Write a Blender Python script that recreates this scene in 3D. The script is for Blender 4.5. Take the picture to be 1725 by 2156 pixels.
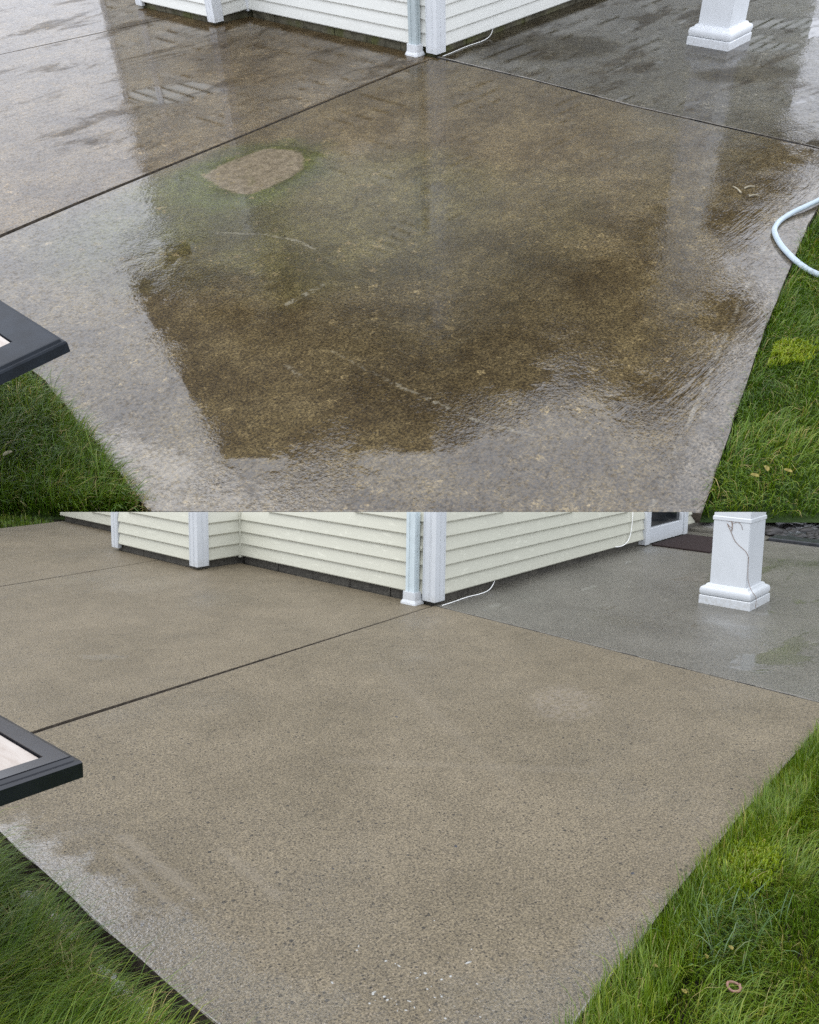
import bpy, bmesh, math, random
import numpy as np
from mathutils import Matrix, Vector

random.seed(7)
rng = np.random.default_rng(7)
scene = bpy.context.scene
for o in list(bpy.data.objects):
    bpy.data.objects.remove(o)

# ------------------------------------------------------------------ camera, sky, sun, exposure
# Two patios stand one behind the other: the near (clean) one on a bank that falls away
# from the camera, the far (dirty, wet) one level behind it.
K = 3.05
RA = Matrix(((0.65019, -0.75961, 0.01530), (0.09741, 0.10331, 0.98987), (0.75350, 0.64212, -0.14116)))
CA = Vector((-4.4991, -3.5985, 1.4707))
RB = Matrix(((0.67211, -0.73950, -0.03739), (0.52300, 0.43838, 0.73096), (0.52415, 0.51084, -0.68140)))
CB = Vector((-5.9814, -5.2348, 2.1268))
az = math.atan2(RB[2][0], RB[2][1])
TILT = math.radians(12)                                   # the far level rises a little away from the camera
RZ = Matrix.Rotation(TILT, 3, 'X') @ Matrix.Rotation(az, 3, 'Z')
camw = Vector((0, 0, K * CB.z))
MB = (Matrix.Translation(camw) @ (RZ.to_4x4()) @ Matrix.Diagonal((K, K, K, 1)) @ Matrix.Translation(-CB))
MA = (Matrix.Translation(camw) @ (RZ @ RB.transposed() @ RA).to_4x4() @ Matrix.Translation(-CA))

cam_data = bpy.data.cameras.new('camera')
cam = bpy.data.objects.new('camera', cam_data)
scene.collection.objects.link(cam)
RWc = (RZ @ RB.transposed()) @ Matrix.Diagonal((1, 1, -1))
cam.matrix_world = Matrix.Translation(camw) @ RWc.to_4x4()
cam_data.sensor_fit = 'HORIZONTAL'
cam_data.sensor_width = 36.0
cam_data.lens = 36.0 * 1800 / 1725
cam_data.clip_start = 0.05
cam_data.clip_end = 3000
scene.camera = cam

SUN_EL, SUN_AZ = math.radians(62), math.radians(300)      # azimuth measured clockwise from +Y
world = bpy.data.worlds.new('World')
scene.world = world
world.use_nodes = True
wn, wl = world.node_tree.nodes, world.node_tree.links
bg = wn['Background']
sky = wn.new('ShaderNodeTexSky')
sky.sky_type = 'NISHITA'
sky.sun_disc = False
sky.sun_elevation = SUN_EL
sky.sun_rotation = SUN_AZ
sky.air_density = 1.6
sky.dust_density = 4.0
hs = wn.new('ShaderNodeHueSaturation')
hs.inputs['Saturation'].default_value = 0.22
wl.new(sky.outputs[0], hs.inputs['Color'])
cloud = wn.new('ShaderNodeMix')                            # a closed, even cloud deck over the blue
cloud.data_type = 'RGBA'
cloud.inputs[0].default_value = 0.85
cloud.inputs[7].default_value = (9.7, 10.2, 11.4, 1)
wl.new(hs.outputs[0], cloud.inputs[6])
wl.new(cloud.outputs[2], bg.inputs[0])
bg.inputs[1].default_value = 0.1

sun_d = bpy.data.lights.new('sun', 'SUN')
sun_d.energy = 0.5
sun_d.angle = math.radians(50)
sun_d.color = (1.0, 0.97, 0.93)
sun = bpy.data.objects.new('sun', sun_d)
scene.collection.objects.link(sun)
sd = Vector((math.sin(SUN_AZ) * math.cos(SUN_EL), math.cos(SUN_AZ) * math.cos(SUN_EL), math.sin(SUN_EL)))
sun.rotation_euler = sd.to_track_quat('Z', 'Y').to_euler()

scene.view_settings.view_transform = 'Standard'
scene.view_settings.look = 'None'
scene.view_settings.gamma = 1
scene.view_settings.exposure = 1.2
scene.render.engine = 'CYCLES'
scene.cycles.use_denoising = False

# ------------------------------------------------------------------ materials
class N:
    """small node-graph helper"""
    def __init__(s, name):
        s.m = bpy.data.materials.new(name)
        s.m.use_nodes = True
        s.nt = s.m.node_tree
        s.b = s.nt.nodes['Principled BSDF']
        s.tc = s.nt.nodes.new('ShaderNodeTexCoord')
    def obj(s): return s.tc.outputs['Object']
    def link(s, a, b): s.nt.links.new(a, b)
    def put(s, sock, v):
        if hasattr(v, 'is_output') or isinstance(v, bpy.types.NodeSocket): s.link(v, sock)
        elif isinstance(v, (tuple, list)) and len(v) == 3 and sock.type == 'RGBA': sock.default_value = (*v, 1)
        else: sock.default_value = v
    def math(s, op, a, b=0.0, c=None, clamp=False):
        n = s.nt.nodes.new('ShaderNodeMath'); n.operation = op; n.use_clamp = clamp
        s.put(n.inputs[0], a); s.put(n.inputs[1], b)
        if c is not None: s.put(n.inputs[2], c)
        return n.outputs[0]
    def mapping(s, v, scale=(1, 1, 1), rot=(0, 0, 0), loc=(0, 0, 0)):
        n = s.nt.nodes.new('ShaderNodeMapping')
        s.put(n.inputs['Vector'], v); n.inputs['Scale'].default_value = scale
        n.inputs['Rotation'].default_value = rot; n.inputs['Location'].default_value = loc
        return n.outputs[0]
    def noise(s, scale, detail=3, rough=0.55, v=None, dist=0.0):
        n = s.nt.nodes.new('ShaderNodeTexNoise')
        s.put(n.inputs['Vector'], v if v is not None else s.obj())
        n.inputs['Scale'].default_value = scale; n.inputs['Detail'].default_value = detail
        n.inputs['Roughness'].default_value = rough; n.inputs['Distortion'].default_value = dist
        return n.outputs['Fac']
    def voro(s, scale, v=None, feature='F1', rnd=1.0):
        n = s.nt.nodes.new('ShaderNodeTexVoronoi'); n.feature = feature
        s.put(n.inputs['Vector'], v if v is not None else s.obj())
        n.inputs['Scale'].default_value = scale; n.inputs['Randomness'].default_value = rnd
        return n.outputs['Distance'], n.outputs['Color']
    def ramp(s, fac, lo, hi, a=0.0, b=1.0):
        n = s.nt.nodes.new('ShaderNodeMapRange'); n.clamp = True; n.interpolation_type = 'SMOOTHSTEP'
        s.put(n.inputs['Value'], fac)
        n.inputs['From Min'].default_value = lo; n.inputs['From Max'].default_value = hi
        n.inputs['To Min'].default_value = a; n.inputs['To Max'].default_value = b
        return n.outputs[0]
    def mix(s, f, a, b, mode='MIX'):
        n = s.nt.nodes.new('ShaderNodeMix'); n.data_type = 'RGBA'; n.blend_type = mode
        s.put(n.inputs[0], f); s.put(n.inputs[6], a); s.put(n.inputs[7], b)
        return n.outputs[2]
    def bump(s, h, strength, dist, normal=None):
        n = s.nt.nodes.new('ShaderNodeBump')
        n.inputs['Strength'].default_value = strength; n.inputs['Distance'].default_value = dist
        s.put(n.inputs['Height'], h)
        if normal is not None: s.link(normal, n.inputs['Normal'])
        return n.outputs[0]
    def sep(s, v=None):
        n = s.nt.nodes.new('ShaderNodeSeparateXYZ'); s.put(n.inputs[0], v if v is not None else s.obj()); return n.outputs
    def island(s):
        n = s.nt.nodes.new('ShaderNodeNewGeometry'); return n.outputs['Random Per Island']
    def blob(s, cx, cy, rx, ry, rot=0.0, wob=0.35, wscale=6.0, soft=0.12, power=2.0):
        """1 inside a wobbly superellipse at (cx,cy), 0 outside"""
        x, y, z = s.sep()
        dx = s.math('SUBTRACT', x, cx); dy = s.math('SUBTRACT', y, cy)
        c, sn = math.cos(rot), math.sin(rot)
        u = s.math('ADD', s.math('MULTIPLY', dx, c / rx), s.math('MULTIPLY', dy, sn / rx))
        v = s.math('ADD', s.math('MULTIPLY', dx, -sn / ry), s.math('MULTIPLY', dy, c / ry))
        d = s.math('ADD', s.math('POWER', s.math('ABSOLUTE', u), power), s.math('POWER', s.math('ABSOLUTE', v), power))
        if wob: d = s.math('ADD', d, s.math('MULTIPLY', s.math('SUBTRACT', s.noise(wscale, 3), 0.5), wob * 2))
        return s.ramp(d, 1 - soft, 1 + soft, 1, 0)
    def set(s, **kw):
        for k, v in kw.items(): s.put(s.b.inputs[k.replace('_', ' ')], v)
        return s.m

def simple(name, col, rough=0.5, spec=0.5, nscale=30, namp=0.12, bump=0.0, bscale=80, coat=0.0, metal=0.0):
    n = N(name)
    f = n.ramp(n.noise(nscale, 4), 0.3, 0.7)
    c = n.mix(f, tuple(x * (1 - namp) for x in col), tuple(min(1, x * (1 + namp)) for x in col))
    kw = dict(Base_Color=c, Roughness=rough, Specular_IOR_Level=spec, Coat_Weight=coat, Coat_Roughness=0.08, Metallic=metal)
    if bump: kw['Normal'] = n.bump(n.noise(bscale, 3), bump, 0.002)
    return n.set(**kw)

def clean_concrete(name, c1, c2, coat_base=0.0, edge=False):
    """washed, damp concrete with a little exposed aggregate"""
    n = N(name)
    low = n.ramp(n.noise(1.3, 3), 0.3, 0.7)
    col = n.mix(low, c1, c2)
    mid = n.ramp(n.noise(9, 4, 0.6), 0.3, 0.7)
    col = n.mix(n.math('MULTIPLY', mid, 0.28), col, tuple(x * 1.3 for x in c2))
    fine = n.ramp(n.noise(150, 3, 0.7), 0.28, 0.72)
    col = n.mix(1.0, col, n.mix(fine, (0.42, 0.41, 0.39), (1.6, 1.57, 1.52)), 'MULTIPLY')
    # sand grains and dark aggregate of three sizes
    heights = fine
    if not edge:
        for sc, r0, dens, dk in ((150, 0.42, 0.62, (0.30, 0.29, 0.28)), (85, 0.36, 0.72, (0.2, 0.2, 0.21)), (36, 0.26, 0.90, (0.2, 0.21, 0.24))):
            w = n.mapping(n.obj(), (1, 1, 1), (0, 0, 0.6))
            d, cc = n.voro(sc, w)
            r, g, b = n.sep(cc)
            on = n.math('GREATER_THAN', r, dens)
            sp = n.math('MULTIPLY', on, n.ramp(d, r0 * 0.7, r0, 1, 0))
            col = n.mix(n.math('MULTIPLY', sp, n.ramp(g, 0, 1, 0.6, 1.0)), col, n.mix(1.0, col, dk, 'MULTIPLY'))
        d, cc = n.voro(110, n.mapping(n.obj(), (1, 1, 1), (0, 0, 0.3), (3, 1, 0)))
        r, g, b = n.sep(cc)
        sp = n.math('MULTIPLY', n.math('GREATER_THAN', r, 0.8), n.ramp(d, 0.2, 0.36, 1, 0))
        col = n.mix(n.math('MULTIPLY', sp, 0.6), col, (0.27, 0.22, 0.16))
    blot = n.ramp(n.noise(3.1, 5, 0.62, n.mapping(n.obj(), (1, 1, 1), (0, 0, 0), (9, 4, 0))), 0.36, 0.64)
    col = n.mix(1.0, col, n.mix(blot, (0.93, 0.925, 0.91), (1.05, 1.05, 1.05)), 'MULTIPLY')
    if not edge:
        x, y, z = n.sep()
        jit = n.math('MULTIPLY', n.math('SUBTRACT', n.noise(9, 4), 0.5), 0.06)
        for (ax, ay, bx, by, w, al) in ((-3.10, -1.18, -3.13, -1.66, 0.035, 0.45), (-3.17, -1.26, -3.215, -1.66, 0.022, 0.4), (-2.93, -1.5, -2.98, -1.82, 0.03, 0.3), (-2.2, -1.3, -1.6, -2.1, 0.05, 0.18), (-1.2, -0.6, -1.9, -1.9, 0.06, 0.14)):
            L2 = (bx - ax) ** 2 + (by - ay) ** 2
            dx = n.math('SUBTRACT', x, ax); dy = n.math('SUBTRACT', y, ay)
            t = n.math('ADD', n.math('MULTIPLY', dx, (bx - ax) / L2), n.math('MULTIPLY', dy, (by - ay) / L2), clamp=True)
            ex = n.math('SUBTRACT', dx, n.math('MULTIPLY', t, bx - ax)); ey = n.math('SUBTRACT', dy, n.math('MULTIPLY', t, by - ay))
            dist = n.math('ABSOLUTE', n.math('ADD', n.math('SQRT', n.math('ADD', n.math('MULTIPLY', ex, ex), n.math('MULTIPLY', ey, ey))), jit))
            col = n.mix(n.math('MULTIPLY', n.ramp(dist, 0, w, 1, 0), al), col, (0.20, 0.17, 0.125))
        ring = n.blob(-1.02, -1.62, 0.22, 0.16, 0.5, 0.7, 6, 0.7)
        col = n.mix(n.math('MULTIPLY', n.math('MULTIPLY', ring, n.ramp(n.noise(35, 4), 0.4, 0.6)), 0.4), col, (0.21, 0.18, 0.145))
    # wetness: a film of water in broad, soft patches
    wet = n.ramp(n.noise(1.1, 4, 0.6, n.mapping(n.obj(), (1, 1, 1), (0, 0, 0), (4.2, 1.7, 0))), 0.42, 0.8)
    x, y, z = n.sep()
    leftband = n.ramp(n.math('ADD', n.math('ADD', x, n.math('MULTIPLY', y, 0.06)), n.math('MULTIPLY', n.noise(6, 5, 0.65), 0.55)), -3.13, -2.93, 1, 0)
    frontband = n.ramp(n.math('ADD', n.math('ADD', y, n.math('MULTIPLY', x, 0.28)), n.math('MULTIPLY', n.noise(5, 4), 0.5)), -3.14, -2.95, 1, 0)
    pud = n.math('MAXIMUM', n.math('MULTIPLY', n.blob(-2.15, 0.6, 0.14, 0.05, -0.8, 1.5, 17, 0.5), 0.55), n.math('MULTIPLY', n.ramp(n.noise(1.6, 5, 0.62, n.mapping(n.obj(), (0.6, 1.4, 1), (0, 0, 0.75), (2.2, 6.1, 0)), 0.4), 0.56, 0.63), min(1.0, coat_base * 2)))
    wetm = n.math('MAXIMUM', n.math('MULTIPLY', wet, 0.6 + coat_base), n.math('MAXIMUM', leftband, frontband), clamp=True)
    col = n.mix(n.math('MULTIPLY', wetm, 0.3), col, n.mix(1.0, col, (0.72, 0.71, 0.7), 'MULTIPLY'))
    h = n.math('ADD', n.math('MULTIPLY', fine, 0.6), n.noise(70, 2))
    bmp = n.bump(h, 0.55, 0.004)
    cb = n.bump(n.math('MULTIPLY', n.math('ADD', n.noise(45, 3, 0.6), n.math('MULTIPLY', n.noise(110, 2), 0.6)), n.math('MULTIPLY', n.ramp(pud, 0, 1, 1, 0.05), n.ramp(wetm, 0, 1, 1, 0.55))), 0.8, 0.005)
    return n.set(Base_Color=col, Roughness=n.ramp(wetm, 0, 1, 0.62, 0.42), Specular_IOR_Level=0.45, Normal=bmp,
                 Coat_Weight=n.math('MAXIMUM', n.math('MULTIPLY', n.ramp(wetm, 0, 1, 0.22 + coat_base, 1.0), n.ramp(n.math('ADD', n.noise(60, 4, 0.75), n.math('MULTIPLY', wetm, 0.2)), 0.4, 0.65, 0.3, 1)), pud, clamp=True),
                 Coat_Roughness=n.math('MULTIPLY', n.ramp(wetm, 0, 1, 0.28, 0.12), n.ramp(pud, 0, 1, 1, 0.1)), Coat_IOR=n.ramp(wetm, 0.2, 1, 1.55, 1.95), Coat_Normal=cb)

def dirty_concrete(name, c1, c2, c3, algae=True, puddles=(), scratch=False, film=0.9, warm=None, thin=(), dark=()):
    """soiled concrete under a film of rain water"""
    n = N(name)
    low = n.ramp(n.noise(0.9, 4, 0.6), 0.32, 0.68)
    col = n.mix(low, c1, c2)
    mid = n.ramp(n.noise(4.5, 5, 0.62), 0.35, 0.7)
    col = n.mix(n.math('MULTIPLY', mid, 0.75), col, c3)
    if warm:
        col = n.mix(n.math('MULTIPLY', n.blob(-1.3, -1.3, 1.7, 1.4, 0.7, 0.7, 2.5, 0.8), 0.7), col, warm)
    if algae:
        for (cx, cy, rx, ry, rot, a, cc) in ((-3.7, -0.8, 0.34, 0.3, 0.3, 0.8, (0.028, 0.023, 0.005)), (-3.0, -0.75, 0.95, 0.5, 0.1, 0.75, (0.058, 0.062, 0.010)), (-3.6, -1.0, 0.6, 0.75, 0.5, 0.6, (0.044, 0.040, 0.011)),
                                     (-2.6, -1.7, 1.0, 0.7, 0.3, 0.6, (0.066, 0.060, 0.020)), (-2.2, -2.4, 0.8, 0.5, 0.3, 0.5, (0.070, 0.056, 0.022)), (-3.1, -2.9, 0.9, 0.7, 0.5, 0.45, (0.03, 0.022, 0.010))):
            col = n.mix(n.math('MULTIPLY', n.blob(cx, cy, rx, ry, rot, 0.6, 4.0, 0.6), a), col, cc)
        # the rubbed-clean patch, with green growth round its rim
        rim = n.blob(-2.62, -0.69, 0.56, 0.42, 0.20, 0.9, 4, 0.6, 2.2)
        col = n.mix(n.math('MULTIPLY', rim, 0.6), col, (0.044, 0.056, 0.010))
        PP = [(-2.86, -0.46), (-2.61, -0.395), (-2.27, -0.415), (-2.15, -0.66), (-2.32, -0.90), (-2.58, -0.985), (-2.88, -0.965), (-2.93, -0.75)]
        x, y, z = n.sep(); dm = None
        for i in range(8):
            (ax, ay), (bx, by) = PP[i], PP[(i + 1) % 8]; L = math.hypot(bx - ax, by - ay); nx, ny = (by - ay) / L, -(bx - ax) / L
            dd = n.math('ADD', n.math('ADD', n.math('MULTIPLY', x, nx), n.math('MULTIPLY', y, ny)), -(ax * nx + ay * ny))
            dm = dd if dm is None else n.math('SMOOTH_MIN', dm, dd, 0.05)
        dm = n.math('ADD', dm, n.math('MULTIPLY', n.math('SUBTRACT', n.noise(11, 5, 0.65), 0.5), 0.09))
        patch = n.math('MULTIPLY', n.ramp(dm, 0.0, 0.035), n.ramp(n.noise(8, 4), 0.25, 0.5, 0.6, 0.95))
        col = n.mix(patch, col, n.mix(n.ramp(n.noise(20, 4), 0.3, 0.7), (0.128, 0.102, 0.068), (0.158, 0.127, 0.088)))
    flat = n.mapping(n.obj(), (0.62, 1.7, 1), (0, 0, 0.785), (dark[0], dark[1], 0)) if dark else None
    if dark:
        stain_reflect = n.ramp(n.noise(1.5, 5, 0.66, flat, 0.4), 0.50, 0.66)
        col = n.mix(n.math('MULTIPLY', stain_reflect, 0.62), col, (0.030, 0.019, 0.006))  # brown stains, also painted for the dark reflection of trees in puddles
    # pale lichen flecks of uneven size
    for sc, dens, a in ((9, 0.3, 0.9), (20, 0.35, 0.9), (45, 0.5, 0.8)):
        d, cc = n.voro(sc, n.mapping(n.obj(), (1, 1, 1), (0, 0, 0.78), (sc, 2, 0)))
        r, g, b = n.sep(cc)
        dd = n.math('ADD', d, n.math('MULTIPLY', n.math('SUBTRACT', n.noise(sc * 5, 3), 0.5), 0.8))
        sp = n.math('MULTIPLY', n.math('GREATER_THAN', r, dens), n.ramp(dd, 0.12, 0.22, 1, 0))
        sp = n.math('MULTIPLY', sp, n.ramp(n.noise(1.7, 3), 0.4, 0.65, 0.25, 1))
        col = n.mix(n.math('MULTIPLY', sp, a), col, tuple(x * 1.9 + 0.016 for x in c2))
    if scratch:
        x, y, z = n.sep()
        wv = n.math('MULTIPLY', n.math('SUBTRACT', n.noise(6, 4), 0.5), 0.03)
        dr = n.math('ADD', n.math('ADD', n.math('MULTIPLY', y, 0.9635), n.math('MULTIPLY', x, -0.268)), wv)      # distance inside the right edge, less 3.30
        band = n.ramp(dr, -3.14, -3.19, 0, 1)
        groove = n.math('MULTIPLY', n.ramp(n.math('ABSOLUTE', n.math('ADD', dr, 3.13)), 0.004, 0.014, 1, 0), n.ramp(n.noise(12, 3), 0.4, 0.6))
        col = n.mix(n.math('MULTIPLY', band, 0.8), col, (0.10, 0.088, 0.072))
        col = n.mix(n.math('MULTIPLY', groove, 0.6), col, (0.16, 0.15, 0.13))
    fine = n.ramp(n.noise(80, 4, 0.8), 0.36, 0.66)
    big = n.ramp(n.noise(2.9, 5, 0.66, n.mapping(n.obj(), (1, 1, 1), (0, 0, 0), (3, 8, 0))), 0.38, 0.62)
    col = n.mix(n.math('SUBTRACT', 1.0, patch) if algae else 1.0, col, n.mix(big, (0.72, 0.68, 0.60), (1.14, 1.13, 1.1)), 'MULTIPLY')
    gritty = n.mix(1.0, col, n.mix(fine, (0.26, 0.25, 0.23), (1.75, 1.72, 1.65)), 'MULTIPLY')
    col = n.mix(n.math('MULTIPLY', patch, 0.55), gritty, col) if algae else gritty
    mott = n.ramp(n.noise(19, 4, 0.65), 0.36, 0.64)
    col = n.mix(1.0, col, n.mix(mott, (0.76, 0.745, 0.70), (1.2, 1.2, 1.19)), 'MULTIPLY')
    d, cc = n.voro(130)
    r, g, b = n.sep(cc)
    col = n.mix(n.math('MULTIPLY', n.math('GREATER_THAN', r, 0.72), n.ramp(d, 0.2, 0.4, 0.6, 0)), col, (0.014, 0.012, 0.009))
    if scratch:
        # chalky drag marks left by furniture
        x, y, z = n.sep()
        brk = n.math('MULTIPLY', n.ramp(n.noise(38, 4), 0.42, 0.56), n.ramp(n.noise(9, 3), 0.3, 0.55))
        jit = n.math('MULTIPLY', n.math('SUBTRACT', n.noise(25, 4), 0.5), 0.05)
        for (ax, ay, bx, by, w, al) in SCRATCH:
            L2 = (bx - ax) ** 2 + (by - ay) ** 2
            dx = n.math('SUBTRACT', x, ax); dy = n.math('SUBTRACT', y, ay)
            t = n.math('ADD', n.math('MULTIPLY', dx, (bx - ax) / L2), n.math('MULTIPLY', dy, (by - ay) / L2), clamp=True)
            ex = n.math('SUBTRACT', dx, n.math('MULTIPLY', t, bx - ax)); ey = n.math('SUBTRACT', dy, n.math('MULTIPLY', t, by - ay))
            dist = n.math('SQRT', n.math('ADD', n.math('MULTIPLY', ex, ex), n.math('MULTIPLY', ey, ey)))
            dist = n.math('ABSOLUTE', n.math('ADD', dist, jit))
            m = n.math('MULTIPLY', n.ramp(dist, w * 0.3, w, 1, 0), brk)
            col = n.mix(n.math('MULTIPLY', m, al * 0.85), col, (0.21, 0.19, 0.14))
    pud = None
    for (cx, cy, rx, ry, rot) in puddles:
        b_ = n.blob(cx, cy, rx, ry, rot, 0.9, 4.5, 0.55)
        pud = b_ if pud is None else n.math('MAXIMUM', pud, b_)
    if dark:
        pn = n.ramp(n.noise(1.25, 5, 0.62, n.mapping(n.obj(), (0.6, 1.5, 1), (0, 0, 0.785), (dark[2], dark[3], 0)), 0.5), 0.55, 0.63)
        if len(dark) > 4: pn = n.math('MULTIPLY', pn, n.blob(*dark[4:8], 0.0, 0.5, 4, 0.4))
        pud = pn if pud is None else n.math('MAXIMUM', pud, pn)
    if pud is None: pud = n.math('MULTIPLY', n.obj(), 0.0) if False else n.ramp(n.noise(0.8, 2), 2, 3)
    streak = n.ramp(n.noise(2.2, 4, 0.6, n.mapping(n.obj(), (0.55, 1.6, 1), (0, 0, 0.78))), 0.35, 0.65)
    bmp = n.bump(n.math('ADD', fine, n.noise(40, 3)), 0.5, 0.006)
    ch = n.math('ADD', n.noise(58, 2, 0.5), n.math('MULTIPLY', n.noise(120, 2, 0.6), 0.45))
    ch = n.math('MULTIPLY', ch, n.ramp(n.noise(2.6, 4, 0.6, n.mapping(n.obj(), (1, 1, 1), (0, 0, 0), (7, 3, 0))), 0.40, 0.60, 0.06, 1.35))
    ch = n.math('MULTIPLY', ch, n.ramp(pud, 0, 0.8, 1, 0.05))
    if scratch:
        ch = n.math('MULTIPLY', ch, n.ramp(n.blob(-4.45, -2.45, 0.42, 0.62, 0.2, 0.3, 4, 0.4), 0, 1, 1, 0.3))
        st = n.noise(26, 3, 0.6, n.mapping(n.obj(), (0.16, 1.3, 1), (0, 0, -0.271)))
        ch = n.math('ADD', ch, n.math('MULTIPLY', st, n.ramp(dr, -2.55, -2.95, 0, 1.6)))
    cb = n.bump(ch, 0.44, 0.0055)
    rough = n.math('MULTIPLY', n.ramp(streak, 0, 1, 0.012, 0.045), n.ramp(pud, 0, 0.8, 1, 0.3))
    fl = n.math('MAXIMUM', film, pud, clamp=True)
    for (cx, cy, rx, ry, rot, k) in thin:      # where the water has drained off the film is thin
        fl = n.math('MULTIPLY', fl, n.ramp(n.blob(cx, cy, rx, ry, rot, 0.7, 4, 0.7), 0, 1, 1, k))
    if dark: fl = n.math('MULTIPLY', fl, n.ramp(stain_reflect, 0, 1, 1, 0.45))
    fl = n.math('MULTIPLY', fl, n.math('MAXIMUM', n.ramp(n.math('ADD', n.noise(46, 4, 0.75), n.math('MULTIPLY', n.noise(17, 3), 0.35)), 0.46, 0.76, 0.5, 1.0), pud))
    col = n.mix(n.math('MULTIPLY', pud, 0.6), col, n.mix(1.0, col, (0.42, 0.36, 0.26), 'MULTIPLY'))
    return n.set(Base_Color=col, Roughness=0.8, Specular_IOR_Level=0.1, Normal=bmp, Coat_Weight=fl, Coat_Roughness=rough,
                 Coat_IOR=1.76, Coat_Normal=cb)

SCRATCH = [(-3.322, -1.211, -3.156, -1.455, 0.014, 0.5), (-3.156, -1.455, -3.105, -1.64, 0.018, 0.75), (-3.105, -1.64, -3.107, -1.836, 0.02, 0.8), (-3.611, -2.147, -3.365, -2.146, 0.022, 0.7), (-3.978, -2.542, -4.013, -2.708, 0.016, 0.5), (-3.782, -3.038, -3.761, -3.485, 0.014, 0.6), (-3.761, -3.485, -3.693, -3.711, 0.014, 0.4), (-3.772, -2.639, -3.782, -3.038, 0.012, 0.3)]
M_tan = clean_concrete('damp tan concrete', (0.108, 0.089, 0.056), (0.134, 0.111, 0.073))
M_tan_edge = clean_concrete('trowelled tan margin with painted wet sheen', (0.125, 0.109, 0.086), (0.150, 0.131, 0.106), 0.25, edge=True)  # trowelled finish; extra lightness painted in for the missing wet sky sheen
M_grey = clean_concrete('damp grey concrete', (0.068, 0.064, 0.050), (0.098, 0.093, 0.076), 0.5)
M_dirty = dirty_concrete('soiled brown concrete', (0.044, 0.031, 0.012), (0.073, 0.055, 0.024), (0.088, 0.068, 0.034), True, (), True, 0.92, (0.108, 0.080, 0.040), ((-0.7, -1.0, 1.5, 1.2, 0.6, 0.6), (-2.545, -0.69, 0.42, 0.3, 0.12, 0.3), (-1.7, -0.4, 1.0, 0.5, 0.1, 0.6)))
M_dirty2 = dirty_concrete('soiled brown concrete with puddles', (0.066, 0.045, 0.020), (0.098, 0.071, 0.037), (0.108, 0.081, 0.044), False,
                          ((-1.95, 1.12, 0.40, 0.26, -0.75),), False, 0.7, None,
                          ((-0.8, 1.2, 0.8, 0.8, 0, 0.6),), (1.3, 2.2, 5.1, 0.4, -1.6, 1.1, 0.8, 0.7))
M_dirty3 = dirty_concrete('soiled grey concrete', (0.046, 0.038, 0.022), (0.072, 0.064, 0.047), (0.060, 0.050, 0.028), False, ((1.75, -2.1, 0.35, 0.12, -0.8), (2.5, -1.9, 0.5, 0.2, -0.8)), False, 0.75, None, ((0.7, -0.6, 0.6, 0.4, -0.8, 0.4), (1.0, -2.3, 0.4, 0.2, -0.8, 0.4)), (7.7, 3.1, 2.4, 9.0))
M_dirty_edge = dirty_concrete('trowelled grey margin', (0.085, 0.078, 0.066), (0.11, 0.102, 0.09), (0.1, 0.092, 0.078), False, ())
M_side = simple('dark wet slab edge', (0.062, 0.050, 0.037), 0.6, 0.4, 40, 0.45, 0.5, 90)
def siding_mat(name, col, res):
    n = N(name)
    v = n.mapping(n.obj(), (1, 1, 6))
    f = n.ramp(n.noise(4, 4, 0.6, v), 0.3, 0.7)
    c = n.mix(f, tuple(x * 0.965 for x in col), col)
    chalk = n.math('MULTIPLY', n.ramp(n.noise(9, 5, 0.65, n.mapping(n.obj(), (1, 1, 4), (0, 0, 0), (1.3, 0.7, 2))), 0.58, 0.66), res)
    c = n.mix(chalk, c, tuple(min(0.85, x * 1.22 + 0.02) for x in col))
    x, y, z = n.sep()
    spl = n.math('MULTIPLY', n.ramp(n.math('ADD', z, n.math('MULTIPLY', n.noise(14, 4), 0.14)), 0.10, 0.27, 1, 0), n.ramp(n.noise(55, 4, 0.7), 0.4, 0.66))
    c = n.mix(n.math('MULTIPLY', spl, 0.22), c, (0.20, 0.17, 0.11))
    return n.set(Base_Color=c, Roughness=0.42, Specular_IOR_Level=0.4, Normal=n.bump(n.noise(60, 3, 0.5, n.mapping(n.obj(), (1, 1, 9))), 0.12, 0.002))
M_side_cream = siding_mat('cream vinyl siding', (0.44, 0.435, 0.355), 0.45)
M_side_white = siding_mat('pale vinyl siding', (0.74, 0.74, 0.69), 0.15)
def trim_mat(name, col):
    n = N(name)
    c = n.mix(n.ramp(n.noise(9, 4), 0.3, 0.7), tuple(v * 0.95 for v in col), col)
    sm = n.math('MULTIPLY', n.ramp(n.noise(16, 5, 0.7, n.mapping(n.obj(), (1, 1, 0.5))), 0.6, 0.7), n.ramp(n.noise(3, 2), 0.45, 0.6))
    c = n.mix(n.math('MULTIPLY', sm, 0.3), c, (0.33, 0.31, 0.27))
    x, y, z = n.sep()
    low = n.math('MULTIPLY', n.ramp(n.math('ADD', z, n.math('MULTIPLY', n.noise(22, 4), 0.12)), 0.06, 0.17, 1, 0), n.ramp(n.noise(60, 4, 0.7), 0.38, 0.64))
    c = n.mix(n.math('MULTIPLY', low, 0.35), c, (0.22, 0.19, 0.13))
    return n.set(Base_Color=c, Roughness=0.38, Specular_IOR_Level=0.5, Normal=n.bump(n.noise(45, 3), 0.08, 0.002))
M_white = trim_mat('white vinyl trim', (0.72, 0.74, 0.76))
M_white_near = trim_mat('white trim darkened for near light', (0.47, 0.49, 0.50))  # same white trim, its colour darkened to offset stronger light on near walls
M_pipe = simple('pale blue white downspout', (0.44, 0.50, 0.51), 0.35, 0.5, 20, 0.04)
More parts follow.
